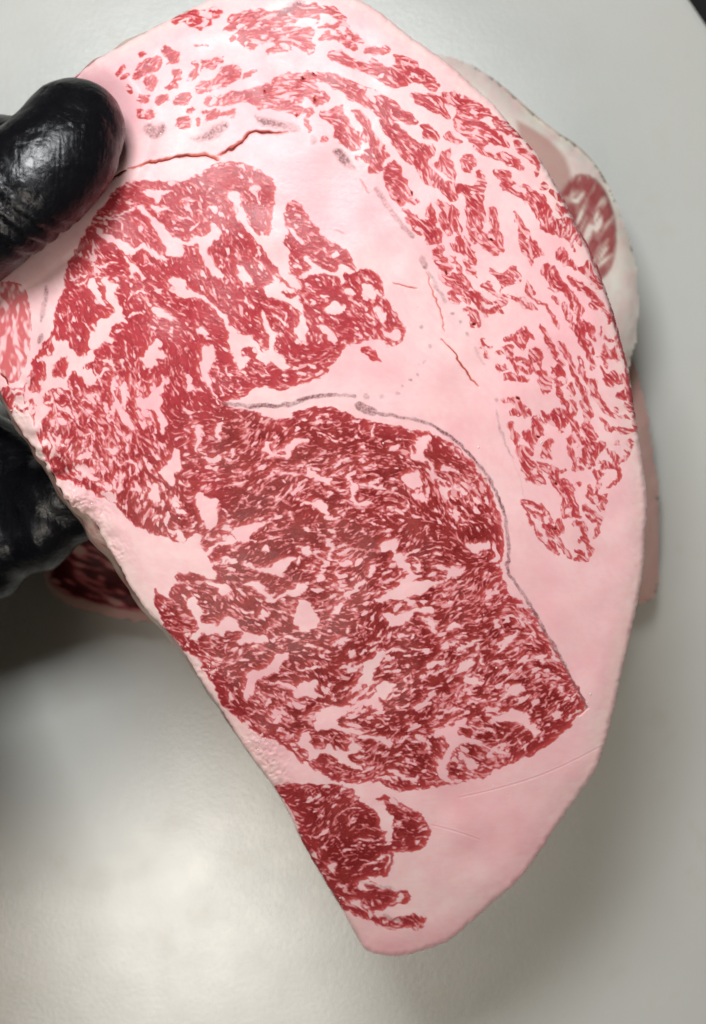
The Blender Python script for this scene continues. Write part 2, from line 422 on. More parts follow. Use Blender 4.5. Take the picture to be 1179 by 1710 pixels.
f.6 10 52 16 54 21 51;f.6 14 57 22 55;f.5 10 48 16 47;f1.3 3 64 8 64 12 63;f1.2 5 73 12 70 18 68 21 65;f.8 0 68 2 72
F 34 68 36 65 42 62 46 60 47 62 43 66 39 70 35 73 33 76 31 75 33 71
f.8 36 50 33 54 35 57;f.7 38 58 34 61;f.8 30 53 32 60;f1 47 58 50 54;f1 52 57 55 53
F 36 28 40 30 44 32 48 38 50 42 53 46 54 49 51 46 48 42 44 40 40 38 37 34
F 48 79 53 78 58 75 63 75 66 76 62 80 66 80 70 82 71 84 66 82 61 83 58 78 52 81 48 82
f.7 50 66 54 63 56 68;f.9 48 88 51 92 46 88;f1 55 95 60 91 63 95;f1.2 67 92 70 90
F 72 95 75 96 76 101 80 102 78 104 74 102 72 99
f.7 80 100 83 99 84 103 88 106
F 40 96 45 95 52 97 48 100 44 103 38 104 32 106 35 102 38 100
f.9 52 97 54 95;f.7 43 104 46 103
F 6 83 11 79 18 79 16 82 11 84 8 89 4 87
F 19 76 21 74 23 80 25 83 21 83 19 80
F 9 91 15 90 18 93 22 93 22 96 18 96 16 98 12 96 9 94
f1 15 88 20 90 22 93;f1 35 88 44 86;f1.2 30 105 24 106 20 108;f1 0 100 6 99 10 101
F 36 114 42 112 48 113 53 113 50 118 30 118 26 116
f1.3 4 112 10 112;f.7 63 104 64 110;f.7 72 108 70 113;f.8 22 113 26 111;f1 4 107 8 104;f.6 28 74 24 70;f.6 14 42 18 38;f.7 40 44 44 48
T 300 1150
F 42 6 46 2 50 0 48 5 44 8
F 73 3 78 0 86 0 92 3 90 6 86 7 80 5 76 6
f1.2 78 10 82 12 77 13;f1 78 8 86 10;f1 57 11 60 6
F 60 20 64 16 68 17 67 21 64 24 60 22
F 88 17 94 14 100 11 106 12 112 13 111 16 106 19 102 21 104 24 112 25 118 27 118 32 112 30 106 28 102 27 96 27 92 29 89 26 86 23 88 21 90 17
f1 80 19 84 18 89 19 84 21;f.8 70 22 74 20
L 102 21 106 19 110 18 113 15 118 15 118 24 112 23 106 24
F 80 28 86 27 86 32 86 36 90 39 94 39 97 36 100 36 102 40 108 41 113 38 114 34 118 38 118 41 112 43 110 44 113 48 118 50 118 55 110 52 106 50 102 49 103 46 98 44 92 43 88 46 85 47 84 43 82 40 78 36 74 35 74 38 77 41 76 42 72 37 78 33
f.8 94 33 97 30;f.8 99 35 102 31 104 29;f.7 106 34 108 36
f.7 52 24 57 28;f.7 55 26 58 24;f.6 56 20 60 22;f.6 40 18 46 20;f.6 100 50 106 52;f.7 96 51 98 49;f.8 106 57 110 55
F 33 5 35 8 34 11 31 9
f.8 68 28 74 31;f.8 66 32 72 33
T 600 1150
F 0 9 4 6 8 5 10 2 16 1 18 3 14 7 14 10 14 14 11 15 9 12 4 13 0 14
F 34 12 40 10 46 7 48 8 46 11 42 14 38 16 36 14
f1.5 25 12 27 14;f1 15 18 18 18;f1.5 33 25 35 23
F 56 15 60 12 65 13 66 15 62 17 57 16
F 0 31 6 30 10 32 16 31 20 34 23 37 20 40 17 38 14 35 8 34 0 34
F 47 29 50 26 56 24 61 24 65 20 68 18 71 20 70 24 66 27 65 30 70 31 76 32 80 35 88 39 94 40 98 41 100 44 95 44 90 43 86 41 80 38 74 36 68 36 64 39 62 42 62 45 65 44 64 41 68 40 71 44 75 48 79 50 78 53 74 54 70 53 69 48 66 48 64 44 60 46 59 51 58 54 60 58 64 61 66 60 62 63 57 62 53 58 50 54 51 50 50 46 54 45 57 41 59 38 56 36 56 32 50 33
F 86 17 90 16 94 17 98 13 102 13 108 15 112 16 112 20 116 25 118 28 116 33 114 32 112 27 108 25 105 23 100 22 94 22 92 21 90 22
F 92 6 96 3 102 0 106 1 102 4 98 6 92 8
f1 72 25 76 26 82 24;f.8 78 20 82 22;f.8 70 8 78 6;f.7 88 27 90 34;f1 80 44 82 46;f.7 90 42 89 49;f1.3 104 33 107 36;f.6 58 48 56 46
F 16 54 20 52 28 54 32 58 36 58 40 60 38 62 32 62 28 60 24 58 20 55
f.8 0 46 6 49 12 48;f.8 2 53 8 54 14 56;f.9 26 50 34 52;f1 22 44 28 42;f.7 42 54 50 56;f1 0 41 4 41;f1 30 38 34 40;f1.3 34 34 40 36;f.8 44 32 46 40;f1.3 45 37 44 40;f.8 24 34 30 32;f.9 20 25 26 28;f1 0 20 4 22;f.7 10 26 16 24;f.8 10 3 16 6;f.8 30 8 36 6;f.8 50 8 54 4;f.7 46 22 52 22;f.8 60 8 64 10;f.8 36 46 38 50;f.7 45 50 48 52;f1.2 33 61 37 63;f1 44 60 52 62
F 38 54 41 57 40 60 36 60
F 20 56 26 58 25 62 20 58
T 450 1300
F 54 8 60 5 66 10 70 12 74 15 76 19 80 22 81 29 82 36 82 41 76 42 75 38 76 35 72 32 71 27 70 21 66 20 62 16
f1 44 26 49 21 54 19 60 19;f.6 55 22 53 26 50 32;f.7 56 33 62 32 70 33 76 35;f.9 55 40 64 40 73 41;f.6 53 15 58 12 60 12;f.7 52 11 56 11;f.6 26 22 25 18;f.8 24 19 27 21;f.5 40 30 36 36;f.7 44 28 42 31
F 34 44 37 41 38 43 35 47 33 46
f.7 32 46 33 52;f.9 24 37 27 39;f.5 43 36 47 42
F 38 55 42 56 45 54 43 60 43 64 40 62 39 58
f.8 58 60 66 56 74 54;f1 60 58 72 54;f.7 54 64 58 63;f1 43 72 48 71 50 69;f1 46 70 51 70;f.6 50 60 56 58;f1 62 44 64 43;f.6 58 46 62 46;f.6 84 27 92 26;f.6 90 24 96 28 102 28;f.7 85 19 92 20 90 16;f.7 80 14 88 19
F 86 39 89 39 88 43 86 42
F 95 40 99 39 98 42 95 43
f.7 97 33 102 31;f.7 100 38 104 37;f1.2 74 50 79 50 80 54 76 60
F 56 70 60 66 68 68 78 70 88 72 84 76 76 74 66 74 58 73
F 54 80 60 78 62 82 62 86 70 88 76 86 80 84 88 83 90 84 86 88 86 92 80 92 76 90 72 92 64 88 58 85 52 82
l.7 64 70 72 73 84 75 90 76;l1.2 84 76 90 78 90 81 80 80;l1.2 62 80 70 82 74 84;l.8 68 78 80 79;l.7 78 81 76 84
f.6 44 10 50 8 54 10;f.6 20 5 30 7;f.6 28 12 26 9;f.5 38 16 40 14;f.6 46 46 50 50;f.6 33 60 38 60;f.6 60 52 66 54;f.6 50 50 58 50;f.5 30 30 34 32;f.5 22 34 26 33
T 450 300
F 62 68 68 70 72 74 70 78 66 80 62 76 60 72
F 67 84 72 82 76 86 76 92 73 94 70 88
F 78 100 84 98 87 102 84 107 80 106 76 102 72 97
f.8 59 63 66 64 68 68;f.6 58 82 64 83;f.8 56 86 60 88;f.8 64 88 70 94
L 58 110 66 111 70 113 74 118 64 117
T 180 0
L 41 13 46 10 52 8 60 6 70 5 76 7 74 10 68 13 69 16 62 19 55 18 50 15 42 16
L 76 12 84 10 92 7 100 6 108 8 112 10 118 5 118 33 112 34 103 35 106 31 112 30 108 26 100 27 95 33 90 31 86 28 84 24 86 22 80 20 74 18 82 16
l1 80 25 84 25;l.5 57 29.5 66 30
L 35 31 40 30 44 34 49 36 46 40 42 42 39 41 40 38 36 36
L 16 51 20 44 22 40 28 38 33 36 36 40 34 45 28 49 22 50 17 53
l1 20 36 24 35;l.8 5 50 12 42;l.8 8 52 14 48
L 22 52 28 50 32 50 32 57 28 60 25 57
L 42 47 46 45 49 46 48 50 44 53 47 56 43 59 36 59 40 55 42 51
L 54 42 58 40 60 44 58 48 61 50 58 52 52 54 53 50 57 46
L 62 39 67 40 72 37 76 38 74 43 68 45 64 47 61 46
L 76 44 82 42 86 43 88 47 85 52 78 57 74 59 69 58 66 62 60 63 57 59 58 56 66 52 72 50
l1.2 89 51 97 46
L 12 56 17 58 17 62 13 63
L 20 62 25 61 28 64 26 67 20 68
L 30 66 34 62 40 62 39 67 34 70 31 69
L 42 68 46 62 52 60 55 65 52 69 46 69
L 19 72 23 70 22 76 25 77 26 72 30 72 31 76 26 78 20 78
l1 52 73 58 70
L 62 67 67 63 72 64 78 60 86 60 94 58 102 56 105 55 118 58 118 72 110 72 104 70 98 72 95 68 88 67 80 69 73 70 64 70
L 110 50 118 48 118 54 112 53
L 61 73 70 73 80 72 86 73 82 76 72 76 66 80 62 76
L 45 80 49 76 54 76 55 82 50 85 46 84
l.9 58 83 60 78
P 23 82 28 80 31 84 36 80 39 85 35 90 28 91 24 87
P 54 90 60 90 66 86 74 80 80 80 78 86 70 91 62 93 56 93
P 95 76 104 77 112 80 118 82 118 85 108 84 100 82
P 0 20 4 6 8 4 10 8 6 16
h.5 103 61
T 460 0
L 0 8 6 6 14 3 22 3 36 4 42 8 46 13 44 16 40 12 36 9 28 9 30 13 27 14 22 9 18 10 14 13 10 17 0 17
L 0 20 6 18 14 18 22 18 24 22 22 26 26 29 25 34 18 33 14 30 10 27 6 26 0 27
l.8 0 31 10 32;l.9 28 18 36 18 42 16 46 19 52 24 57 27
L 40 18 46 19 52 23 57 26 54 28 50 26 46 24 42 22
L 29 24 35 22 41 24 46 26 51 29 54 31 52 33 47 31 43 27 37 25 30 26
L 35 35 40 33 46 36 52 39 58 41 66 43 74 45 82 47 88 50 96 52 104 55 108 56 105 60 98 56 90 54 84 57 78 58 74 56 68 52 62 49 56 45 48 43 40 41 36 40
L 58 32 62 30 68 32 74 30 76 33 70 36 66 36 60 34
L 77 36 83 37 90 40 96 45 102 50 106 54 100 55 92 52 84 48 74 46 66 44 60 40 64 38 70 44 78 44 84 42 80 40
f2 74 38 76 42
L 0 52 8 49 18 48 26 48 34 48 40 50 48 52 56 57 66 60 72 63 80 69 84 73 88 74 92 78 94 81 88 82 84 78 76 80 70 78 66 74 60 70 54 67 48 64 42 59 36 56 30 52 24 54 30 60 36 64 30 68 26 70 24 66 20 62 12 62 4 60 0 60
f1 26 52 36 55
L 0 60 10 60 16 62 18 66 17 72 14 76 8 74 4 68 0 64
l1 18 72 24 72 22 76;l1 20 79 22 85
L 28 74 36 73 42 69 45 74 48 80 54 86 56 92 56 98 52 100 46 96 40 92 38 88 40 84 36 80 30 78
l1.2 30 92 33 90
L 50 72 56 74 62 80 62 86 68 92 73 97 70 99 64 96 60 92 56 90 58 84 54 78 52 75
L 58 98 64 96 70 98 76 102 70 104 70 108 72 112 66 114 60 112 62 106 56 105 53 103 58 101
L 76 106 80 108 84 116 80 118 72 118 74 114 78 112
L 68 78 76 81 82 84 88 90 94 95 100 97 106 97 104 102 98 104 98 110 104 114 108 118 96 118 94 112 90 108 84 104 80 98 76 92 70 84
f1 76 84 84 92
L 96 81 102 83 108 90 106 93 100 92 96 86
L 88 61 96 62 102 62 108 64 110 62 118 60 118 72 112 66 110 70 116 78 112 77 104 74 98 70 92 66
P 37 98 44 98 50 106 54 112 46 110 40 104
P 24 88 28 90 25 95 23 92
P 0 80 14 81 17 86 10 86 0 84
P 0 8 8 3 16 0 20 2 10 8 2 12
L 104 108 112 98 115 105 118 118 110 112
h.9 18 52;h.9 26 65;h.5 25 49;h.5 13 76
T 650 100
L 33 22 40 22 44 26 50 24 58 28 66 34 72 40 80 45 86 48 89 52 84 50 76 48 70 44 68 38 62 36 58 38 62 42 70 46 76 52 80 58 74 57 66 54 60 58 68 62 76 62 84 64 88 70 86 73 80 70 74 66 68 64 60 62 55 56 50 50 44 45 43 38 46 34 42 28 38 26
f.8 54 28 60 32
L 68 38 74 40 80 44 86 47 89 51 84 50 76 46 71 42
L 82 52 86 56 90 60 95 62 99 67 98 70 92 67 87 63 84 58
l.7 98 70 97 76;l.8 90 54 94 58
L 36 49 42 50 49 55 44 55 39 53
f.5 40 51 45 54
L 47 65 52 62 57 65 58 69 54 71 53 75 49 72 47 68
f.8 51 66 54 68
L 20 42 26 44 32 48 33 51 28 53 22 48
L 0 28 8 34 14 36 18 42 14 41 8 39 0 38
L 0 46 8 50 14 54 20 58 30 57 31 60 26 64 24 68 28 72 34 77 36 81 32 84 26 81 20 76 18 70 14 64 8 58 2 52
L 28 68 34 64 37 59 40 59 40 66 42 72 44 79 40 78 36 74 32 70
L 34 80 42 81 50 83 56 82 60 78 56 74 60 72 63 78 64 85 61 90 62 96 64 104 60 110 58 118 55 118 52 110 50 100 52 95 50 88 45 86 46 92 40 92 36 87 32 84
L 0 68 4 67 6 74 10 78 12 84 17 88 19 93 17 95 12 92 8 90 10 95 6 95 2 90 0 84
L 30 91 36 94 42 96 46 100 44 106 48 112 46 114 42 110 38 104 34 98
L 26 96 28 94 30 102 32 108 28 108 25 102
L 8 98 14 100 20 105 26 109 33 112 34 118 22 118 26 113 18 110 12 104
L 66 98 69 97 71 102 70 108 67 105
L 68 72 74 74 80 74 80 80 86 82 92 84 98 88 104 92 102 94 106 98 108 105 112 104 118 104 118 108 110 110 112 113 118 116 118 118 112 114 102 113 100 108 96 102 92 96 88 92 82 88 78 86 74 86 74 80 70 76
L 108 94 115 96 118 99 114 102 111 100
l.8 100 82 103 84;l.6 106 86 115 93
L 82 100 86 106 90 110 93 118 86 118 84 110
L 65 112 70 111 74 115 74 118 64 118
h.8 15 88;h.6 6 93;h.5 35 24
T 650 350
L 8 0 14 2 20 8 26 8 25 3 28 0 30 8 34 14 34 18 30 20 27 22 23 20 23 17 18 16 14 10
L 34 2 40 2 44 8 48 14 46 16 42 13 40 18 36 14 34 8
L 51 0 62 0 64 5 60 9 60 13 57 12 54 9 51 6
l1.6 68 0 69 8 71 12
L 55 13 60 13 64 17 66 13 72 14 75 18 73 22 76 28 71 26 72 30 69 30 66 27 60 24 56 18
f.5 60 16 68 26
L 81 1 84 6 86 11 90 11 93 19 97 25 102 31 97 30 95 31 94 36 91 33 88 26 85 21 87 17 85 11
F 88 20 92 19 93 22 89 23
L 33 22 36 24 35 30 38 34 42 38 40 42 37 42 33 38 30 36 28 30 30 27
f.5 33 32 39 38
L 45 17 50 18 53 24 57 30 56 37 53 37 53 32 50 29 46 29 41 25 40 21 45 22
l.8 41 32 45 36 48 44 52 50 58 56 62 60;l.9 50 34 53 41 57 43
L 31 42 38 44 46 42 50 44 54 52 60 60 62 66 60 67 54 60 48 55 44 54 40 50 36 48
f.6 42 46 48 52;f.5 38 46 46 52
L 38 54 42 53 44 58 46 62 40 61
L 47 59 52 58 53 61 50 62
L 47 66 53 64 58 69 61 74 60 77 57 73 56 78 53 72 54 68
l.7 62 60 68 61 74 60 76 60 70 66 62 66 64 69;l.7 72 66 74 68
L 65 38 70 42 75 42 77 40 82 38 86 43 85 48 80 50 78 48 75 52 73 54 74 48 70 44
f.7 79 44 83 47
L 60 49 65 47 68 52 71 56 76 56 82 57 88 58 94 65 90 64 84 59 76 57 70 57 66 53
L 90 47 94 52 96 54 92 56 96 60 102 62 106 67 110 76 111 79 108 74 104 66 100 62 94 58 90 56 91 50
l.8 88 62 96 65
L 110 27 114 25 116 30 118 34 118 36 113 34 109 29
l.8 108 58 110 61;l1 114 62 117 70
L 99 40 104 35 108 38 112 46 118 54 118 60 112 54 106 50 104 45
L 104 51 110 55 106 53
L 75 86 78 82 83 84 85 78 89 77 92 80 91 84 89 92 85 90 81 86
f.8 86 80 88 84
L 74 92 78 88 80 90 81 98 77 97 78 94
l.6 71 93 76 94;l.7 92 80 94 84
L 98 75 102 78 105 84 110 92 111 99 107 95 104 90 101 83
l.7 111 99 114 102;l1 113 88 116 95 118 99;l1 61 86 64 92 65 97;l.8 60 91 66 90
L 68 101 73 101 78 103 75 106 72 106
L 92 92 96 90 100 92 100 100 99 104 104 110 107 112 104 114 100 110 96 108 94 102 92 98
f.9 96 94 98 98
l.7 81 98 86 98 91 100 93 104 90 108 86 104 82 102
L 76 108 80 107 86 110 91 112 90 114 84 112 76 112
l.7 80 98 84 106
L 98 108 104 110 106 116 100 118
L 107 104 112 102 116 110 115 116 110 112
f.6 110 104 112 110
h.9 67 20;h.8 38 41;h.8 56 75;h.5 53 66
T 800 350
L 51 27 55 25 57 30 60 34 66 38 70 36 72 33 76 42 80 46 82 49 78 49 74 46 70 42 62 39 56 36 52 32
L 56 8 62 9 66 16 68 23 65 22 62 18 60 22 63 28 61 27 60 20 58 14 50 14 44 14 40 11 48 12 52 10
L 58 43 63 44 66 48 70 50 76 56 80 60 83 64 82 67 78 63 76 66 72 64 74 60 69 54 64 52 60 46
L 60 56 66 60 68 66 66 68 64 64 61 61
l.6 59 58 63 66;l1.1 55 63 58 70 61 73;l.6 49 58 51 61
L 60 76 66 75 65 70 68 72 72 75 76 78 76 81 72 80 69 80 68 84 70 86 74 88 75 92 75 98 76 104 74 106 73 100 70 94 68 90 65 88 62 82
f.6 72 90 73 96
l.6 63 65 68 74;l.6 70 78 77 86;l.9 84 66 88 74;l.7 80 78 84 86 88 86;l.6 90 82 92 90;l.7 85 75 88 73
L 80 94 86 93 92 96 92 100 87 98 84 98
l.5 82 90 86 98;l.5 79 96 84 102;l.5 90 90 88 98
l1 54 88 58 97 61 102 63 108 65 115;l.9 66 98 68 106 70 112 76 114 77 118
L 79 101 82 107 86 107 88 106 91 108 92 112 94 114 90 114 86 111 88 116 84 115 81 110
l1 94 108 97 114 98 118;l1 50 104 55 112;l.8 48 104 52 116
L 38 108 44 110 48 116 44 118 40 112
l.7 75 48 80 52;l.6 84 55 88 66 91 76 93 88 96 100 98 112;l.6 64 8 70 20 76 34 82 46
T 800 640
L 40 0 44 0 47 5 44 8 41 4
l1.1 51 0 54 8 57 14 58 20 62 26 65 36;l.8 60 0 62 8;l.8 66 0 70 8 71 16
L 72 0 77 0 78 6 82 12 84 17 88 20 96 22 102 24 96 23 88 22 82 18 78 12 74 6
L 90 7 95 4 98 8 96 11 92 10
l.8 98 0 100 12 102 20 102 26 103 32
L 88 16 91 16 91 19
l.8 96 14 100 18
L 14 10 18 9 25 11 31 14 33 18 33 22 28 21 24 22 20 20 22 17 26 16 22 13 16 12
L 35 21 40 22 42 25 40 28 43 32 38 34 38 39 36 40 34 36 35 30
L 19 26 22 25 23 31 25 34 28 37 24 40 30 42 33 43 36 44 30 36 29 32 34 30 35 36 36 46 33 48 36 52 40 58 44 66 40 65 34 60 32 66 30 58 27 52 25 46 24 40 21 34 19 30
l.7 28 56 34 64 40 66;l.7 38 52 46 54 50 56 52 62;l.6 40 54 48 60
L 44 36 49 38 48 41 45 42 46 46 48 50 44 48 40 47 42 43
l1 42 19 46 22 44 25
L 46 19 52 17 58 18 60 24 57 26 56 32 53 32 50 28 46 26
L 58 37 62 34 63 38 60 40 62 46 64 54 69 57 66 58 62 58 63 54 60 48 57 40
L 66 36 72 36 76 40 82 38 83 42 80 46 76 52 74 54 72 50 68 50 66 46
f.8 72 40 76 44
L 66 12 72 14 75 20 72 28 76 32 78 36 72 38 68 32 66 28 69 28 70 20
f.7 68 20 72 32
l.7 58 12 62 12 64 18 60 22 62 28 66 38;l.7 66 50 72 55 76 54;l.8 80 24 84 28 88 30 94 31 102 32
L 82 27 88 29 88 32 84 30
l.7 101 24 103 32;l1 90 39 91 38;l1.1 99 38 100 41;l1 96 44 98 45;l.7 100 42 98 48 92 52
L 84 44 90 46 93 50 90 52 86 49
l.6 84 44 90 54 92 60 90 65 85 69;l.7 80 52 86 54 92 58;l.7 81 56 86 54
L 74 58 80 58 83 60 80 63 77 62
l.6 77 60 80 66;l.6 79 65 76 72 80 76 84 74
L 70 70 72 66 74 72 73 78 78 76 80 78 76 80 71 78
l.6 78 76 83 77 82 82 79 82;l.7 69 80 72 84;l.6 70 86 74 90 79 89;l.6 72 84 78 86 79 92
L 46 58 50 58 52 64 58 64 62 68 61 72 62 76 66 86 62 88 61 82 56 74 52 68 49 66
l.7 52 60 56 57;l.6 47 62 52 70;l.6 55 72 56 80 55 88;l.5 56 82 60 80;l.5 60 88 63 82 65 88;l.5 55 88 60 86 66 88;l.6 64 66 66 66
L 62 90 66 92 70 94 72 98 70 102 73 106 76 110 72 108 69 106 64 102 68 100 67 96 62 92
l.6 78 92 78 98 75 102;l.7 62 116 68 112;l.7 64 110 70 115;l.6 72 108 73 113;l.6 66 115 71 115
l.5 28 77 34 78 40 81 46 86 48 90;l.4 28 77 32 86 36 94 40 100 44 106 48 111 52 113;l.5 32 82 38 86 44 86;l.5 36 86 42 90
L 41 92 46 92 50 94 51 88 54 90 56 96 52 99 50 102 46 97 42 96
l.5 44 98 48 102
L 44 104 49 103 52 112 49 110
l.5 52 103 57 108 60 115;l.4 52 104 56 112
h.7 51 66;h1 50 95;h.9 38 35;h.9 26 10
"""
# ------------------------------------------------------------------ materials
def meat_material(name, fat=(0.87, 0.495, 0.515), fat2=(0.88, 0.61, 0.60), lean=(0.205, 0.0145, 0.015), lean2=(0.31, 0.032, 0.029), edge=(0.66, 0.16, 0.17), soft=1.0):
    m, t, b = mat(name)
    A = lambda n: N(t, 'ShaderNodeAttribute', attribute_name=n).outputs['Fac']
    tc = N(t, 'ShaderNodeTexCoord').outputs['Object']
    ln = A('lean'); pu = A('skin'); cr = A('crack'); fl = A('fibre'); rm = A('rim')
    big = noise(t, 28, 2, 0.5, tc); mid = noise(t, 130, 3, 0.6, tc); fine = noise(t, 1500, 3, 0.6, tc)
    fc = mix(t, mapr(t, big, .35, .65), fat, fat2)
    fc = mix(t, mapr(t, noise(t, 75, 4, .65, tc, .6), .56, .72, 0, .16), fc, (0.80, 0.33, 0.36))
    fc = mix(t, mapr(t, rm, 0, 1, 0, .75), fc, (0.86, 0.66, 0.60))
    fc = mix(t, mapr(t, math_(t, 'ADD', mid, math_(t, 'MULTIPLY', fl, .04)), .35, .7, 0, .35), fc, (0.80, 0.37, 0.41))
    lc = mix(t, mapr(t, mid, .38, .66), lean, lean2)
    lc = mix(t, math_(t, 'MULTIPLY', math_(t, 'SUBTRACT', 1.0, A('deep')), .8), lc, (0.50, 0.050, 0.066))
    lc = mix(t, mapr(t, fl, -1.2, 2.4, 0, .55), lc, (0.17, 0.012, 0.016))
    lc = mix(t, mapr(t, fine, .45, .75, 0, .25), lc, (0.50, 0.10, 0.10))
    lc = mix(t, mapr(t, A('thin'), .35, .95, 0, .75), lc, (0.58, 0.085, 0.075))
    e1 = mix(t, mapr(t, ln, -2.0*soft, 0.0*soft, smooth=True), fc, edge)
    c = mix(t, mapr(t, ln, -0.4*soft, 1.6*soft, smooth=True), e1, lc)
    st = mapr(t, fine, .35, .6, .45, 1.0)
    c = mix(t, math_(t, 'MULTIPLY', pu, st), c, (0.25, 0.10, 0.105))
    c = mix(t, mapr(t, cr, .15, .6), c, (0.60, 0.13, 0.09))
    c = mix(t, mapr(t, cr, .62, .85), c, (0.10, 0.008, 0.012))
    t.links.new(c, b.inputs['Base Color'])
    rf = mapr(t, ln, -1, 1.5, .42, .34)
    t.links.new(math_(t, 'ADD', rf, mapr(t, mid, .3, .7, -.08, .1)), b.inputs['Roughness'])
    b.inputs['Specular IOR Level'].default_value = 0.14
    b.inputs['Coat Weight'].default_value = .12; b.inputs['Coat Roughness'].default_value = .16
    b.inputs['Subsurface Weight'].default_value = 0.25
    b.inputs['Subsurface Scale'].default_value = 0.0016; b.inputs['Subsurface Radius'].default_value = (1.0, .35, .3)
    mp = N(t, 'ShaderNodeMapping'); mp.inputs['Rotation'].default_value = (0, 0, math.radians(-17)); mp.inputs['Scale'].default_value = (.07, 1, 1)
    t.links.new(tc, mp.inputs[0]); saw = noise(t, 900, 2, .5, mp.outputs[0], .2)
    h = math_(t, 'ADD', math_(t, 'MULTIPLY', fine, .35), math_(t, 'MULTIPLY', saw, .8))
    t.links.new(bump(t, h, .22, .0002), b.inputs['Normal'])
    t.links.new(bump(t, noise(t, 700, 3, .6, tc), .45, .0005), b.inputs['Coat Normal'])
    return m
MEAT = meat_material('marbled_beef')

def side_material():
    m, t, b = mat('beef_edge')
    tc = N(t, 'ShaderNodeTexCoord').outputs['Object']
    n1 = noise(t, 60, 4, .6, tc, .5); n2 = noise(t, 400, 3, .6, tc)
    c = ramp(t, n1, [(.3, (.50, .27, .22)), (.46, (.74, .56, .48)), (.58, (.62, .36, .31)), (.66, (.34, .07, .06)), (.8, (.26, .04, .04))])
    t.links.new(c, b.inputs['Base Color']); b.inputs['Roughness'].default_value = .38
    t.links.new(bump(t, math_(t, 'ADD', n1, math_(t, 'MULTIPLY', n2, .3)), .5, .002), b.inputs['Normal'])
    return m
SIDE = side_material()

def glove_material():
    m, t, b = mat('black_nitrile')
    tc = N(t, 'ShaderNodeTexCoord').outputs['Object']
    b.inputs['Base Color'].default_value = (.0035, .0035, .005, 1)
    n1 = noise(t, 420, 4, .65, tc, .6); n2 = noise(t, 90, 3, .5, tc, 1.0)
    t.links.new(mapr(t, n2, .3, .7, .20, .36), b.inputs['Roughness'])
    b.inputs['Specular IOR Level'].default_value = .38
    mp = N(t, 'ShaderNodeMapping'); mp.inputs['Rotation'].default_value = (0, 0, math.radians(48)); mp.inputs['Scale'].default_value = (1, .16, 1)
    t.links.new(tc, mp.inputs[0]); n3 = noise(t, 420, 2, .5, mp.outputs[0], .4)
    h = math_(t, 'ADD', math_(t, 'MULTIPLY', n1, .8), math_(t, 'MULTIPLY', n3, .6))
    nb = bump(t, n2, .10, .003)
    t.links.new(bump(t, h, .45, .0008, nb), b.inputs['Normal'])
    return m
GLOVE = glove_material()

def board_material():
    m, t, b = mat('white_polyethylene')
    tc = N(t, 'ShaderNodeTexCoord').outputs['Object']
    n1 = noise(t, 9, 3, .5, tc); n2 = noise(t, 45, 4, .6, tc); n3 = noise(t, 900, 2, .5, tc)
    c = mix(t, mapr(t, n1, .3, .7), (.64, .645, .60), (.69, .69, .655))
    c = mix(t, mapr(t, n2, .58, .72, 0, .35), c, (.60, .55, .47))
    spot = noise(t, 22, 1, .4, tc)
    c = mix(t, mapr(t, spot, .80, .84, 0, .5), c, (.62, .36, .28))
    b.inputs['Specular IOR Level'].default_value = 1.0; b.inputs['IOR'].default_value = 1.6
    t.links.new(c, b.inputs['Base Color'])
    t.links.new(mapr(t, n2, .3, .7, .29, .34), b.inputs['Roughness'])
    t.links.new(bump(t, math_(t, 'ADD', n3, math_(t, 'MULTIPLY', n2, .6)), .10, .0012), b.inputs['Normal'])
    return m
BOARD = board_material()

# ------------------------------------------------------------------ setting: counter and cutting board
def mesh_obj(name, bm, m, parent=None, smooth=True):
    me = bpy.data.meshes.new(name); bm.to_mesh(me); bm.free()
    for p in me.polygons: p.use_smooth = smooth
    if m: me.materials.append(m)
    o = bpy.data.objects.new(name, me); COL.objects.link(o)
    if parent: o.parent = parent; o.location = -parent.location if parent.type == 'EMPTY' else (0, 0, 0)
    return o
m, t, b = mat('dark_counter')
b.inputs['Roughness'].default_value = .35
t.links.new(ramp(t, noise(t, 40, 3), [(.3, (.010, .010, .011)), (.7, (.022, .022, .024))]), b.inputs['Base Color'])
bm = bmesh.new()
bmesh.ops.create_grid(bm, x_segments=8, y_segments=8, size=1.2)
for v in bm.verts: v.co.z = -0.018
tag(mesh_obj('countertop', bm, m), kind='structure')

c1, c2 = at(1152, -6, .5), at(1183, 40, .5)     # the diagonal board edge in the top right corner
dv = (c2-c1).normalized(); nv = Vector((dv.y, -dv.x, 0))
if nv.x > 0: nv = -nv
corner = c1+dv*-.03
pts = []
R = .018
A = c1-dv*.55
far = c1+dv*.75
pts = [A, far, far+nv*.75, A+nv*.75]
bm = bmesh.new()
vs = [bm.verts.new((p.x, p.y, 0)) for p in pts]
f = bm.faces.new(vs)
if f.normal.z < 0 or True:
    bm.normal_update()
    if f.normal.z < 0: f.normal_flip()
r = bmesh.ops.extrude_face_region(bm, geom=[f])
for v in [e for e in r['geom'] if isinstance(e, bmesh.types.BMVert)]: v.co.z = -.0178
bmesh.ops.recalc_face_normals(bm, faces=bm.faces)
vert_e = [e for e in bm.edges if abs(e.verts[0].co.z-e.verts[1].co.z) > .01]
bmesh.ops.bevel(bm, geom=vert_e, offset=.02, segments=6, affect='EDGES')
top_e = [e for e in bm.edges if e.verts[0].co.z > -1e-5 and e.verts[1].co.z > -1e-5]
bmesh.ops.bevel(bm, geom=top_e, offset=.003, segments=3, affect='EDGES')
brd = mesh_obj('cutting_board', bm, BOARD, smooth=False)
tag(brd, 'white plastic cutting board lying under the raw steaks', 'cutting board')

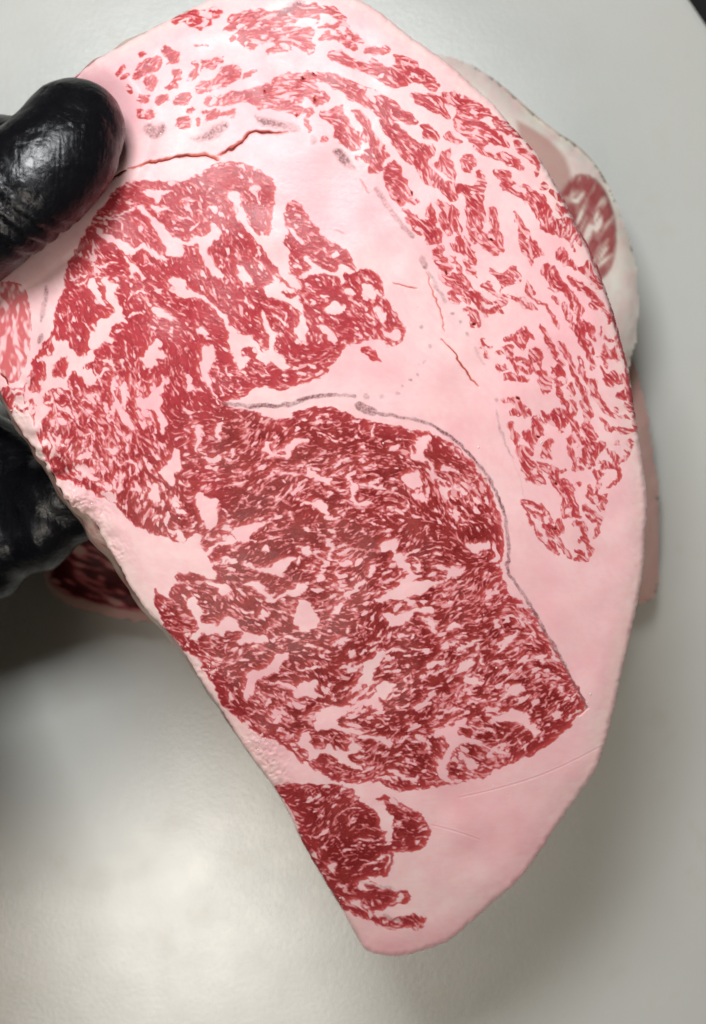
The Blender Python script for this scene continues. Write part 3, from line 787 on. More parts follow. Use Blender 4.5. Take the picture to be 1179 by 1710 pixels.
# ------------------------------------------------------------------ the held steak
OUT = [-25,240, 10,213, 42,196, 60,176, 100,146, 148,111, 165,97, 190,84, 230,60, 260,44, 290,29, 330,9, 352,-4, 400,-26, 480,-38, 550,-28, 606,2, 640,25, 690,65, 730,90, 760,115,
 800,150, 830,180, 850,206, 870,226, 895,256, 915,286, 935,320, 950,350, 975,395, 1000,450, 1018,500, 1035,560, 1048,610, 1055,650, 1063,700, 1071,750, 1078,800, 1081,850, 1077,900,
 1073,960, 1065,1010, 1051,1070, 1040,1120, 1026,1180, 1010,1244, 1000,1275, 980,1310, 950,1352, 920,1396, 890,1441, 860,1476, 820,1511, 780,1547, 755,1569, 720,1583, 690,1594,
 650,1598, 612,1590, 600,1571, 570,1516, 545,1476, 515,1426, 495,1387, 488,1368, 457,1312, 440,1290, 425,1268, 400,1235, 375,1194, 345,1150, 320,1111, 300,1077, 270,1046, 236,1010,
 212,972, 192,932, 172,898, 152,862, 125,850, 104,828, 92,800, 76,776, 52,742, 30,712, 14,682, -2,652, -20,600, -30,500, -32,400, -30,300]
RAW = smooth_poly(OUT, 2)
MUSC = {
 'rib_eye_upper': [190,320, 215,306, 250,304, 290,306, 320,300, 342,292, 350,277, 370,271, 400,273, 430,283, 452,300, 460,318, 457,345, 450,365, 448,382, 462,395, 470,375, 479,345, 492,337, 502,345, 512,363, 530,385, 553,408, 570,412, 582,425, 590,440, 595,458, 608,450, 623,455, 636,468, 641,488, 634,496, 643,501, 654,514, 666,534, 676,552, 671,570, 654,580, 643,567, 628,562, 603,567, 590,572, 577,572, 567,590, 557,605, 544,623, 516,636, 497,642, 476,651, 447,646, 422,646, 412,658, 389,666, 369,671, 360,690, 352,760, 366,830, 366,880, 384,890, 373,902, 350,912, 340,918, 338,908, 344,898, 332,889, 318,892, 308,902, 290,905, 280,897, 258,890, 234,880, 204,854, 191,837, 153,821, 127,804, 94,798, 76,760, 60,720, 40,700, 4,672, 0,651, 16,650, 46,646, 52,615, 56,600, 69,585, 81,570, 92,552, 92,524, 109,483, 107,453, 140,395],
 'rib_eye_core': [364,672, 388,684, 402,684, 422,689, 452,697, 470,704, 483,697, 503,686, 524,681, 554,681, 565,689, 580,689, 587,697, 600,704, 620,704, 646,709, 660,717, 676,717, 691,722, 722,725, 742,737, 763,747, 778,763, 788,775, 798,783, 803,796, 814,803, 819,824, 826,842, 834,869, 839,895, 838,920, 834,940, 836,961, 845,990, 862,1001, 877,1012, 892,1027, 902,1047, 918,1073, 930,1098, 948,1124, 964,1149, 977,1180, 964,1189, 955,1205, 940,1222, 920,1240, 900,1252, 885,1262, 870,1262, 862,1272, 840,1278, 825,1282, 820,1290, 805,1297, 790,1298, 773,1303, 760,1311, 740,1308, 719,1313, 691,1318, 669,1320, 651,1315, 635,1302, 620,1302, 600,1306, 580,1305, 554,1300, 534,1287, 521,1277, 517,1268, 506,1270, 498,1264, 478,1247, 452,1234, 430,1222, 412,1211, 396,1195, 376,1183, 366,1160, 358,1139, 340,1119, 337,1103, 322,1090, 302,1083, 289,1068, 276,1047, 266,1022, 258,1007, 258,982, 264,994, 281,1004, 284,991, 289,981, 307,974, 291,961, 312,958, 337,962, 345,972, 358,968, 366,955, 352,946, 368,943, 375,935, 345,936, 357,920, 368,912, 391,912, 400,902, 385,890, 366,880, 366,830, 352,760, 356,700],
 'rib_eye_tail': [458,1312, 475,1310, 506,1312, 536,1310, 562,1310, 582,1320, 597,1330, 602,1341, 618,1346, 628,1333, 633,1330, 653,1333, 674,1346, 694,1356, 709,1371, 716,1384, 712,1407, 699,1419, 679,1419, 654,1422, 658,1427, 656,1440, 646,1460, 633,1463, 618,1460, 608,1468, 628,1478, 653,1486, 674,1488, 684,1493, 679,1503, 663,1508, 643,1513, 638,1518, 628,1518, 608,1508, 598,1498, 587,1501, 602,1513, 623,1523, 643,1536, 663,1536, 684,1531, 709,1531, 707,1544, 694,1551, 684,1544, 663,1551, 643,1547, 623,1536, 602,1529, 577,1518, 562,1508, 551,1493, 536,1473, 526,1452, 516,1437, 506,1417, 501,1396, 501,1376, 491,1356, 480,1343, 470,1330],
 'chuck_piece': [-30,480, 15,470, 40,478, 49,510, 50,560, 46,590, 34,627, 22,640, 8,630, -4,600, -30,600],
}
CAPREG = [352,0, 400,-25, 480,-35, 560,0, 700,90, 760,130, 860,215, 900,270, 990,430, 1055,640, 1070,730, 1040,800, 1000,940, 960,945, 920,930, 860,840, 860,780, 830,720, 815,600, 760,560, 720,430, 600,300, 520,235, 430,190, 470,120]
NECKREG = [150,110, 200,70, 300,20, 360,5, 450,110, 430,190, 420,215, 340,260, 220,240, 190,160]

g = Grid(-45, -45, 1100, 1612, 1.0)
CTRL = [(300,45,-20),(450,50,-12),(600,70,22),(700,130,28),(800,205,35),(880,260,45),(900,400,58),(950,450,58),(1000,620,65),(1040,700,80),(900,800,58),(850,500,55),(700,250,48),(560,150,15),(600,230,60),(720,330,62),
 (230,130,-35),(320,150,-30),(300,220,-15),(430,170,-12),(150,400,35),(250,430,42),(400,450,50),(350,330,30),(550,500,42),(600,480,45),(200,620,75),(100,550,70),(140,740,65),(250,790,80),(90,690,60),
 (350,760,-15),(450,780,-18),(600,700,-12),(600,850,-18),(700,950,-22),(800,1000,-25),(450,900,-10),(330,1020,25),(400,1060,15),(350,1120,40),(450,1180,25),(600,1100,-15),(750,1150,-20),(850,1100,-25),(920,1180,-25),(700,1270,5),(550,1270,15),
 (800,750,55),(720,780,50),(830,860,75),(900,1060,40),(550,1380,-45),(600,1450,0),(500,1340,20),(680,1390,-15),(540,1460,40),(640,1540,25),(20,560,85),(900,700,60),(960,760,75)]
ANG = flow_field(g, CTRL)
ANG = ANG+0.3*nrm(blur(rng.standard_normal(g.X.shape).astype(np.float32), 18))
wn = rng.standard_normal(g.X.shape).astype(np.float32)
fib_f = lic(nrm(blur(wn, 0.9)), ANG, 7)
fib_m = lic(nrm(blur(rng.standard_normal(g.X.shape).astype(np.float32), 1.9)), ANG, 7)
fib_c = lic(nrm(blur(rng.standard_normal(g.X.shape).astype(np.float32), 4.2)), ANG, 12, 1.3)
fine = nrm(blur(rng.standard_normal(g.X.shape).astype(np.float32), 1.3))
lowf = nrm(blur(rng.standard_normal(g.X.shape).astype(np.float32), 22))
# --- hand plan of the marbling, in tiles
D = np.full(g.X.shape, -30, np.float32)          # >0 lean, <0 fat, in plan units
part_sdf = {}
for k, p in MUSC.items():
    q = smooth_poly(p, 1); w = g.win(q, 40)
    s = np.full(g.X.shape, -60, np.float32); s[w] = poly_sdf(g.X[w], g.Y[w], q)
    part_sdf[k] = s
    np.maximum(D, s+(1.5 if 'rib_eye' in k else 0), out=D)
SKIN = np.zeros(g.X.shape, np.float32); CRACK = np.zeros(g.X.shape, np.float32)
holes = []
U = 300/117.9
for line in MARB.strip().split('\n'):
    if line[0] == 'T':
        _, tx, ty = line.split(); tx = float(tx); ty = float(ty); continue
    for it in line.split(';'):
        it = it.strip()
        if not it: continue
        tok = it.split(); k = it[0]
        wv = float(tok[0][1:]) if len(tok[0]) > 1 else 0
        p = np.array([float(v) for v in tok[1:]]).reshape(-1, 2)
        if k in 'FL': p = np.where(p >= 118, 120.5, np.where(p <= 0, -2.5, p))
        p = p*U+np.array([tx, ty])
        if k in 'FLP':
            p = smooth_poly(p, 1); w = g.win(p, 12)
            s = poly_sdf(g.X[w], g.Y[w], p)
            if k == 'F': D[w] = np.minimum(D[w], -s)
            elif k == 'L': D[w] = np.maximum(D[w], s)
            else: SKIN[w] = np.maximum(SKIN[w], np.clip(.5+s/6, 0, 1))
        elif k in 'fl':
            if len(p) > 2: p = smooth_poly(p, 1, False)
            w = g.win(p, 14)
            d = line_dist(g.X[w], g.Y[w], p, wv*U*(1.0 if k == 'f' else 1.35))
            D[w] = np.minimum(D[w], d) if k == 'f' else np.maximum(D[w], -d)
        elif k == 'h':
            w = g.win(p, 10); r = wv*U
            ang = random.uniform(0, 3.1); dx, dy = g.X[w]-p[0, 0], g.Y[w]-p[0, 1]
            d = np.hypot(dx*math.cos(ang)+dy*math.sin(ang), 1.6*(dy*math.cos(ang)-dx*math.sin(ang)))
            CRACK[w] = np.maximum(CRACK[w], np.clip((r*2.4-d)/(r*1.6), 0, 1))
# silverskin lines and cracks
def stroke(arr, pts, w, amp=1.0, sm=True, fade=1.5, taper=.6):
    p = np.array(pts, float).reshape(-1, 2)
    if sm and len(p) > 2: p = smooth_poly(p, 2, False)
    ww = g.win(p, w+4)
    d = line_dist(g.X[ww], g.Y[ww], p, w, taper)
    arr[ww] = np.maximum(arr[ww], amp*np.clip(.5-d/fade, 0, 1))
stroke(SKIN, [372,674, 410,677, 425,680, 445,677, 470,679, 495,671, 520,663, 545,660, 592,661], 3.4, 1.0)
stroke(SKIN, [596,676, 610,684, 625,688], 8, .9)
stroke(SKIN, [620,688, 650,693, 690,700, 715,706, 740,720, 770,742, 790,765, 812,790, 828,820, 838,845, 845,870, 850,900, 849,930, 846,950, 855,965, 870,985, 885,1010, 897,1030, 910,1055, 925,1080, 940,1105, 955,1135, 968,1160, 979,1180], 2.7, 1.0, taper=.8)
for x, y, r in [(612,661,6),(637,662,5),(664,657,3.5),(672,645,2.5),(685,634,2.5),(697,625,2.5),(709,604,3),(700,608,1),(828,668,3.5),(756,522,4),(770,538,3),(780,558,4),(704,545,3),(718,578,3.5)]:
    stroke(SKIN, [x-1,y, x+1,y+1], r, .65, False, 3)
stroke(SKIN, [627,313, 640,335, 660,362, 690,396], 4.5, .7, fade=3); stroke(SKIN, [703,430, 712,447], 5.5, .7, fade=3)
stroke(SKIN, [716,456, 730,480, 745,506], 3.5, .45, fade=3); stroke(SKIN, [828,684, 836,720, 845,745, 856,766], 1.8, .5, fade=2)
stroke(SKIN, [793,580, 800,595, 808,610], 2.5, .3, fade=3)
stroke(SKIN, [78,478, 76,500, 68,535], 3.5, .8, fade=3); stroke(SKIN, [70,560, 66,572], 5, .8, fade=3)
stroke(SKIN, [650,1366, 640,1460], 0.1, .0)
stroke(SKIN, [600,1472, 620,1478, 660,1484], 2.2, .4, fade=3); stroke(SKIN, [640,1528, 655,1535, 672,1538], 3, .55, fade=3)
stroke(SKIN, [648,1424, 656,1432, 654,1446, 645,1461], 1.2, .6, fade=2)
stroke(SKIN, [853,765, 870,800, 876,840, 886,856], .6, .35, fade=2)
stroke(SKIN, [900,262, 940,330, 985,425, 1010,482, 1034,560, 1048,615, 1060,700], 2.6, .75, fade=3)
def crack(pts, w, depth=1.0): stroke(CRACK, pts, w, depth, fade=max(2.0, w), taper=.3)
crack([213,282, 235,275, 260,268, 290,262, 320,259, 345,259, 366,265], 2.3, .6)
crack([235,277, 260,270, 290,264, 320,261, 345,261, 366,267], 1.6)
crack([362,261, 380,252, 400,238, 412,224, 425,219, 440,221, 462,223, 480,221], 2.2, .6)
crack([368,260, 402,240, 414,225, 426,220, 445,223, 470,222], 1.6)
crack([178,300, 200,290, 212,285], 2)
crack([712,456, 722,485, 733,515, 740,540, 743,555], 1.0, .75)
crack([737,566, 750,575, 765,600, 780,625, 800,646], 1.3, .85)
crack([656,472, 675,478, 697,482], 1.0, .8); crack([600,300, 610,312, 620,323], .8, .6)
crack([965,1196, 972,1189, 981,1182], 1.3, .7)
crack([2,624, 12,632, 14,644], 2.2, .9); crack([560,385, 575,390], .7, .5)
crack([48,692, 58,700, 56,712], 1.0, .7)
for r in [[84,828, 110,845, 128,852, 140,862],[150,870, 165,890, 178,915]]: crack(r, 1.5, .55)
CUT = np.zeros(g.X.shape, np.float32)
stroke(CUT, [768,1332, 830,1318, 900,1297, 960,1270, 1008,1244], .8, .6, fade=2.0); stroke(CUT, [690,65, 716,70, 728,78], .8, .6)
stroke(CUT, [720,1378, 760,1388, 800,1402], 1.0, .5)

# --- organic edges: warp the plan with grain-following noise, then add the fine marbling
wx = 1.2*fib_m+2.0*nrm(blur(rng.standard_normal(g.X.shape).astype(np.float32), 3.4))
wy = 1.1*np.roll(fib_m, 37, 0)+2.0*nrm(blur(rng.standard_normal(g.X.shape).astype(np.float32), 3.4))
jj, ii = np.meshgrid(np.arange(g.nx, dtype=np.float32), np.arange(g.ny, dtype=np.float32))
D = sample(D, jj+wx*.62/g.step, ii+wy*.62/g.step)
capw = np.full(g.X.shape, -60, np.float32); qq = np.array(CAPREG, float).reshape(-1, 2); w = g.win(qq, 10); capw[w] = poly_sdf(g.X[w], g.Y[w], qq)
D = np.where(D > -3, D+1.1*np.clip(.5+capw/20, 0, 1), D)
corew = np.maximum(part_sdf['rib_eye_core'], part_sdf['rib_eye_tail'])
D = np.where(D > -3.5, D+.8*np.clip(.5+corew/20, 0, 1), D)
CRACK = sample(CRACK, jj+wx*.45, ii+wy*.45)
SKIN = sample(SKIN, jj+wx*.35, ii+wy*.35)*np.clip(.85+.18*fib_c+.1*fine, .5, 1.15)
D = np.clip(D, -9, 9)+0.6*fib_f+0.3*fine+.3*fib_m
# density of fine marbling per muscle (threshold in sigmas: lower = more fat)
thr = np.full(g.X.shape, 1.35, np.float32)
def setthr(poly, val, soft=25):
    q = np.array(poly, float).reshape(-1, 2); w = g.win(q, 60)
    s = np.clip(.5+poly_sdf(g.X[w], g.Y[w], q)/soft, 0, 1)
    thr[w] = thr[w]*(1-s)+val*s
setthr(CAPREG, 1.25); setthr(NECKREG, 1.0); setthr(MUSC['rib_eye_tail'], 1.75)
setthr([40,640, 250,640, 280,880, 120,820], .75); setthr([260,960, 520,960, 560,1280, 340,1130], 1.1)
setthr([520,900, 950,980, 980,1180, 780,1300, 560,1240], .85, 40)
setthr([430,640, 800,720, 840,900, 500,900], 1.2, 40)
setthr([0,470, 50,480, 50,630, 0,640], .15)
mm = nrm(fib_m*.8+fib_c*.35+fine*.25+.15*fib_f)
mf = nrm(fib_f*.9+fib_m*.35+fine*.5)
D = np.minimum(D, np.maximum((thr+.15*lowf-mm)*3.0, -1.7))
m3 = lic(nrm(blur(rng.standard_normal(g.X.shape).astype(np.float32), 1.25)), ANG+.3*fib_c, 6)
D = np.minimum(D, np.maximum((thr*.55+.72+.25*lowf-m3)*1.8, -1.0))
D = np.minimum(D, np.maximum((thr*.5+1.0-mf)*1.5, -.8))
m4 = lic(nrm(blur(rng.standard_normal(g.X.shape).astype(np.float32), 1.05)), ANG+.2*fib_c, 9)
cw = np.clip(.5+np.maximum(capw, 0)/12-.5*(capw < 0), 0, 1)
D = np.where(capw > 0, np.minimum(D, np.maximum((.62+.3*lowf*.5-m4)*2.0, -1.25)), D)
chm = part_sdf['chuck_piece'] > -2
D = np.where(chm, np.clip(.9*fib_m-.35, -2, .12), D)
D = np.clip(D, -5, 5)
# fat "bridges" carry a few stray lean threads
capm = np.full(g.X.shape, -60, np.float32); q = np.array(CAPREG, float).reshape(-1, 2); w = g.win(q, 10); capm[w] = poly_sdf(g.X[w], g.Y[w], q)
neckm = np.full(g.X.shape, -60, np.float32); q = np.array(NECKREG, float).reshape(-1, 2); w = g.win(q, 10); neckm[w] = poly_sdf(g.X[w], g.Y[w], q)

SD = poly_sdf(g.X[::2, ::2], g.Y[::2, ::2], RAW)
fx, fy = np.meshgrid(np.arange(g.nx)/2.0, np.arange(g.ny)/2.0)
SD = sample(SD, fx, fy)+.45*nrm(blur(rng.standard_normal(g.X.shape).astype(np.float32), 3.0))+.5*lowf
# ragged left rim
rag = np.clip(1-np.abs(g.X-110)/130, 0, 1)*np.clip(1-np.abs(g.Y-790)/150, 0, 1)
SD = SD+rag*3*nrm(blur(rng.standard_normal(g.X.shape).astype(np.float32), 4))
RIM = np.clip(1-SD/34, 0, 1)*np.clip((g.X-500)/250, 0, 1)*np.clip((1350-g.Y)/150, 0, 1)
RIM = np.maximum(RIM, np.clip(1-SD/30, 0, 1)*np.clip((g.Y-620)/80, 0, 1)*np.clip((620-g.X)/100, 0, 1)*1.0)
RIM = np.maximum(RIM, np.clip(1-SD/26, 0, 1)*np.clip((150-g.Y)/80, 0, 1))
def depth_of(X, Y):
    t_ = np.clip((Y-250)/1350, 0, 1.1)
    return .352+.050*t_**2.4+.006*((X-560)/560)**2
def steak_points(X, Y, dz):
    d = depth_of(X, Y)-dz
    return np.stack([(X-W0/2)*K*d, (H0/2-Y)*K*d, CAMZ-d], -1)
# snap near-rim vertices onto the outline so it is not stepped
gy, gx = np.gradient(SD, g.step)
gl = gx*gx+gy*gy+1e-3
near = np.abs(SD) < g.step*1.1
Xs = np.where(near & (SD < .7), g.X-np.clip(SD, -2, 1)*gx/gl, g.X); Ys = np.where(near & (SD < .7), g.Y-np.clip(SD, -2, 1)*gy/gl, g.Y)
edge_r = np.where(g.X > 500, 9.0, 6.0)
e = np.clip(1-np.maximum(SD, 0)/edge_r, 0, 1)
dz = -(1-np.sqrt(np.clip(1-e*e, 0, 1)))*edge_r*K*.36
dz += -.0016*np.clip(1-SD/45, 0, 1)**2
dz += -.000008*blur(np.clip(D, -1.5, 1.5), .8)+.00022*lowf
dz += -.0008*np.clip(CRACK, 0, 1)-.00022*CUT+.00010*np.roll(np.roll(CUT, -3, 0), 0, 1)
dz += rag*np.clip(1-SD/70, 0, 1)*.0016*nrm(blur(rng.standard_normal(g.X.shape).astype(np.float32), 7))
crumb = np.zeros_like(dz)
for x, y, r in [(448,1270,26),(425,1235,18),(465,1300,16),(150,860,34),(120,838,24),(190,925,22),(330,1120,14),(75,770,22),(30,690,20),(560,1500,10)]:
    crumb += np.exp(-(((g.X-x)**2+(g.Y-y)**2)/(r*r)))
crn = nrm(blur(rng.standard_normal(g.X.shape).astype(np.float32), 1.8))+.8*nrm(blur(rng.standard_normal(g.X.shape).astype(np.float32), 4.5))
dz += .00012*crumb*crn
CRACK = np.maximum(CRACK, np.clip(crumb, 0, 1)*np.clip(-crn-1.1, 0, 1)*.35)
# the pearl of fat and pinched fold on the left rim
for x, y, r, h in [(56,714,11,.0022),(72,742,13,.0015),(120,822,24,.0016),(30,655,14,.0012),(160,850,20,-.0012),(100,800,14,-.0010),(48,632,10,.001)]:
    dz += h*np.exp(-(((g.X-x)**2+(g.Y-y)**2)/(r*r)))
thx = np.array([-95,411, 0,341, 55,300, 98,258, 121,217], float).reshape(-1, 2)
dth = line_dist(g.X, g.Y, thx, 100.0, 1.0)
dz += -.0022*np.clip(1-np.maximum(dth+14, 0)/34, 0, 1)**2+.0009*np.exp(-((dth-26)/16)**2)
pearl = np.exp(-(((g.X-56)**2+(g.Y-714)**2)/(100)))
D = D-8*pearl
P = steak_points(Xs, Ys, dz)

inside = (SD > -0.1)
cell = inside[:-1, :-1] & inside[1:, :-1] & inside[:-1, 1:] & inside[1:, 1:]
mid = lambda a: (a[:-1, :-1]+a[1:, :-1]+a[:-1, 1:]+a[1:, 1:])/4
Dc = mid(D)
lab = np.zeros(cell.shape, np.int8)
keys = list(MUSC)
for i, k in enumerate(keys): lab[(mid(part_sdf[k]) > -6) & (lab == 0)] = i+1
lab[(mid(neckm) > 0) & (lab == 0)] = 6
lab[(mid(capm) > -12) & (lab == 0)] = 5
steak = empty('raw_steak', at(560, 800, .38))
tag(steak, 'raw marbled rib steak with thick pink fat, held up by the black gloved hand', 'steak')
fatm = (D < .2).astype(np.float32)
thin = sample(blur(fatm, 4.5), jj+6.5, ii+3.5)
deep = np.clip(.5+np.maximum(part_sdf['rib_eye_core'], part_sdf['rib_eye_tail'])/60, 0, 1)
deep = np.maximum(deep, np.clip((g.Y-600)/250, 0, 1)*np.clip(.5+part_sdf['rib_eye_upper']/60, 0, .8))
attrs = dict(deep=deep, thin=thin, lean=D, skin=SKIN, crack=CRACK, fibre=fib_m, rim=RIM)
names = {1: ('upper_rib_muscle', 'coarsely marbled red muscle beside the thumb'), 2: ('eye_muscle', 'large deep red marbled eye of the steak'),
         3: ('tail_muscle', 'small dark red muscle near the narrow lower end'), 4: ('side_muscle', 'pale streaky muscle at the left rim under the thumb'),
         5: ('cap_muscle', 'curved band of streaky marbled muscle along the right rim'), 6: ('neck_muscle', 'loose cluster of pale red flecks at the top left')}
used = np.zeros(cell.shape, bool)
for i, (nm, lb) in names.items():
    leanc = cell & (lab == i) & (Dc > 0)
    mus = grid_object(g, leanc, P, attrs, nm, MEAT, steak, label=lb)
    used |= leanc
    if i <= 4:
        fc = cell & (lab == i) & (Dc <= 0) & (mid(part_sdf[keys[i-1]]) > 0)
        fo = grid_object(g, fc, P, attrs, 'fat_marbling', MEAT, mus); fo['kind'] = 'stuff'
        used |= fc
sk = cell & ~used & (mid(SKIN) > .3)
grid_object(g, sk, P, attrs, 'silverskin', MEAT, steak, label='thin grey purple membrane lines and spots in the fat')
bpy.data.objects['silverskin']['kind'] = 'stuff'; used |= sk
grid_object(g, cell & ~used, P, attrs, 'fat', MEAT, steak, label='smooth pale pink fat surrounding the muscles')

# side wall and back
def resample(p, step):
    p = np.vstack([p, p[:1]]); s = np.r_[0, np.cumsum(np.hypot(*(p[1:]-p[:-1]).T))]
    n = int(s[-1]/step); u = np.linspace(0, s[-1], n, endpoint=False)
    return np.stack([np.interp(u, s, p[:, 0]), np.interp(u, s, p[:, 1])], 1)
def wall(name, outline, rows, fn, m, parent, cap=True, label=None):
    q = resample(outline, 5); n = len(q)
    bm = bmesh.new(); rings = []
    nx = np.roll(q, -1, 0)-np.roll(q, 1, 0); nx /= np.hypot(*nx.T)[:, None]
    nrmv = np.stack([nx[:, 1], -nx[:, 0]], 1)
    if poly_sdf(np.array([q[0, 0]+nrmv[0, 0]*4], np.float32), np.array([q[0, 1]+nrmv[0, 1]*4], np.float32), outline)[0] > 0: nrmv = -nrmv
    rv = rng.standard_normal((rows+1, n))
    rv = nrm(blur(rv.astype(np.float32), 2.5, .6))
    for r in range(rows+1):
        pts = fn(q, nrmv, r/rows, rv[r]); rings.append([bm.verts.new(tuple(p)) for p in pts])
    for r in range(rows):
        for i in range(n):
            bm.faces.new((rings[r][i], rings[r+1][i], rings[r+1][(i+1) % n], rings[r][(i+1) % n]))
    if cap: bm.faces.new(rings[-1])
    bmesh.ops.recalc_face_normals(bm, faces=bm.faces)
    o = mesh_obj(name, bm, m, parent)
    if label: o['label'] = label
    return o
def side_fn(q, nv_, f, rv):
    bulge = (math.sin(math.pi*min(f*1.25, 1))*2.2)*(1 if f > 0 else 0)
    left = np.clip((500-q[:, 0])/300, 0, 1)
    rv = rv*np.clip(left+.15, 0, 1); ins_ = -1.0-2.2*(1-left)-3*f*(1-left)
    X = q[:, 0]+nv_[:, 0]*(ins_+bulge*left+rv*1.8*(f > 0))+f*(-5)+f*(589-q[:, 0])*.0
    Y = q[:, 1]+nv_[:, 1]*(ins_+bulge*left+rv*1.8*(f > 0))+f*4
    X = X-13*min(f*3, 1)*np.exp(-(((q[:, 0]-165)**2+(q[:, 1]-885)**2)/45**2)); Y = Y+6*min(f*3, 1)*np.exp(-(((q[:, 0]-165)**2+(q[:, 1]-885)**2)/45**2))
    e0 = np.where(q[:, 0] > 500, 9.0, 6.0)
    dd = -e0*K*.36*.97-.0014-f*.022
    return steak_points(X, Y, dd)
wall('steak_edge', RAW, 8, side_fn, SIDE, steak, label='rough cut side of the steak')
# tiny crumbs of fat and juice, many of them beads added as wet sparkles
bm = bmesh.new()
spots = [(812,932),(903,740),(655,510),(430,395),(768,1282),(484,1268),(640,740),(730,1376),(700,1310),(885,1015),(520,120),(340,205),(905,738),(372,700)]
for _ in range(46):
    cx_, cy_, s_ = random.choice([(450,1270,22), (425,1240,14), (160,860,26), (120,835,18), (190,925,18), (60,715,20), (345,1120,10), (560,1500,8), (30,680,14)])
    spots.append((random.gauss(cx_, s_), random.gauss(cy_, s_)))
for _ in range(40): spots.append((random.uniform(120, 1000), random.uniform(60, 1350)))
for x, y in spots:
    j, i = int((y-g.y0)/g.step), int((x-g.x0)/g.step)
    if not (0 < j < g.ny and 0 < i < g.nx) or SD[j, i] < 3: continue
    r_ = random.uniform(.8, 1.9)*K*.355
    res = bmesh.ops.create_icosphere(bm, subdivisions=1, radius=r_)
    s3 = [random.uniform(.6, 1.6) for _ in range(3)]
    for v in res['verts']: v.co = Vector((v.co.x*s3[0], v.co.y*s3[1], v.co.z*.55))+Vector(P[j, i])
m, t, b_ = mat('crumb_and_glint'); b_.inputs['Base Color'].default_value = (.88, .66, .62, 1); b_.inputs['Roughness'].default_value = .12
cr_o = mesh_obj('crumbs_and_glints', bm, m, steak); cr_o['kind'] = 'stuff'; cr_o['label'] = 'tiny wet fat crumbs, many added as sparkles on the cut face'
# ------------------------------------------------------------------ steaks lying on the board
def lying_steak(name, outline, ztop, thick, muscles, label, group, matl, seed, rimcol=None, fatlines=(), flesh=()):
    r_ = np.random.default_rng(seed)
    out = smooth_poly(outline, 2)
    gg = Grid(out[:, 0].min()-6, out[:, 1].min()-6, out[:, 0].max()+6, out[:, 1].max()+6, 3.5)
    global rng_
    ang = flow_field(gg, [(600, 400, 60), (1000, 400, -60), (990, 330, -65), (200, 900, 20)])
    f1 = lic(nrm(blur(r_.standard_normal(gg.X.shape).astype(np.float32), .6)), ang, 4)
    f2 = nrm(blur(r_.standard_normal(gg.X.shape).astype(np.float32), 1.5))
    low = nrm(blur(r_.standard_normal(gg.X.shape).astype(np.float32), 14))
    S = poly_sdf(gg.X, gg.Y, out)+.8*f2
    Dm = np.full(gg.X.shape, -8, np.float32)
    for mp_ in muscles: Dm = np.maximum(Dm, poly_sdf(gg.X, gg.Y, smooth_poly(mp_, 1)))
    reg = Dm.copy()
    for fl_, w_ in fatlines: Dm = np.minimum(Dm, line_dist(gg.X, gg.Y, np.array(fl_, float).reshape(-1, 2), w_))
    Dm = np.minimum(Dm+.8*f1, (.75-f1)*3.0)
    for mp_ in flesh: Dm = np.maximum(Dm, np.minimum(poly_sdf(gg.X, gg.Y, smooth_poly(mp_, 1))*.25-3, -1.0))
    Dm = np.clip(Dm, -5, 5)
    e = np.clip(1-np.maximum(S, 0)/44, 0, 1)
    z = ztop-e**2.0*.0042+.0007*low
    d = CAMZ-z
    P_ = np.stack([(gg.X-W0/2)*K*(CAMZ-ztop), (H0/2-gg.Y)*K*(CAMZ-ztop), z], -1)
    ins = S > -1.5; c = ins[:-1, :-1] & ins[1:, :-1] & ins[:-1, 1:] & ins[1:, 1:]
    root = empty(name, Vector((P_[..., 0].mean(), P_[..., 1].mean(), ztop-thick)))
    tag(root, label, 'steak', group)
    zero = np.zeros(gg.X.shape, np.float32)
    at_ = dict(deep=zero+1, thin=zero, lean=Dm, skin=np.clip(1-np.abs(reg)/3.5, 0, 1)*.4*(reg > -20), crack=zero, fibre=f1, rim=zero)
    rc = (reg[:-1, :-1] > 0)
    if (c & rc).any(): grid_object(gg, c & rc, P_, at_, 'muscle', matl, root)
    grid_object(gg, c & ~rc, P_, at_, 'fat', matl, root)
    def fn(q, nv_, f, rv):
        X = q[:, 0]+nv_[:, 0]*(-.8-4*f+rv*.5); Y = q[:, 1]+nv_[:, 1]*(-.8-4*f+rv*.5)
        dr = np.clip((q[:, 0]-650)/200, 0, 1)*np.clip((640-q[:, 1])/120, 0, 1); zz = ztop-.0042-f*(thick+(ztop-thick-.001)*dr-.0042)
        return np.stack([(X-W0/2)*K*(CAMZ-ztop), (H0/2-Y)*K*(CAMZ-ztop), zz], -1)
    wall('steak_edge', out, 5, fn, rimcol or matl, root)
    return root
CREAM = meat_material('cream_fat_beef', fat=(.82, .76, .65), fat2=(.84, .79, .71), lean=(.36, .085, .085), lean2=(.44, .15, .14), edge=(.52, .28, .24), soft=1.8)
def cream_side(name, cols):
    m, t, b = mat(name)
    tc = N(t, 'ShaderNodeTexCoord').outputs['Object']
    t.links.new(ramp(t, noise(t, 35, 3, .5, tc), [(.3, cols[0]), (.7, cols[1])]), b.inputs['Base Color'])
    b.inputs['Roughness'].default_value = .42
    return m
CS = cream_side('cream_edge', ((.70, .62, .50), (.76, .69, .59)))
PINKS = cream_side('pink_edge', ((.72, .44, .36), (.76, .52, .45)))
PINK = meat_material('pink_beef', fat=(.70, .44, .36), fat2=(.74, .50, .43), lean=(.10, .01, .012), lean2=(.14, .016, .018), soft=1.8)  # lean is near black: shade over the left end put into its colour
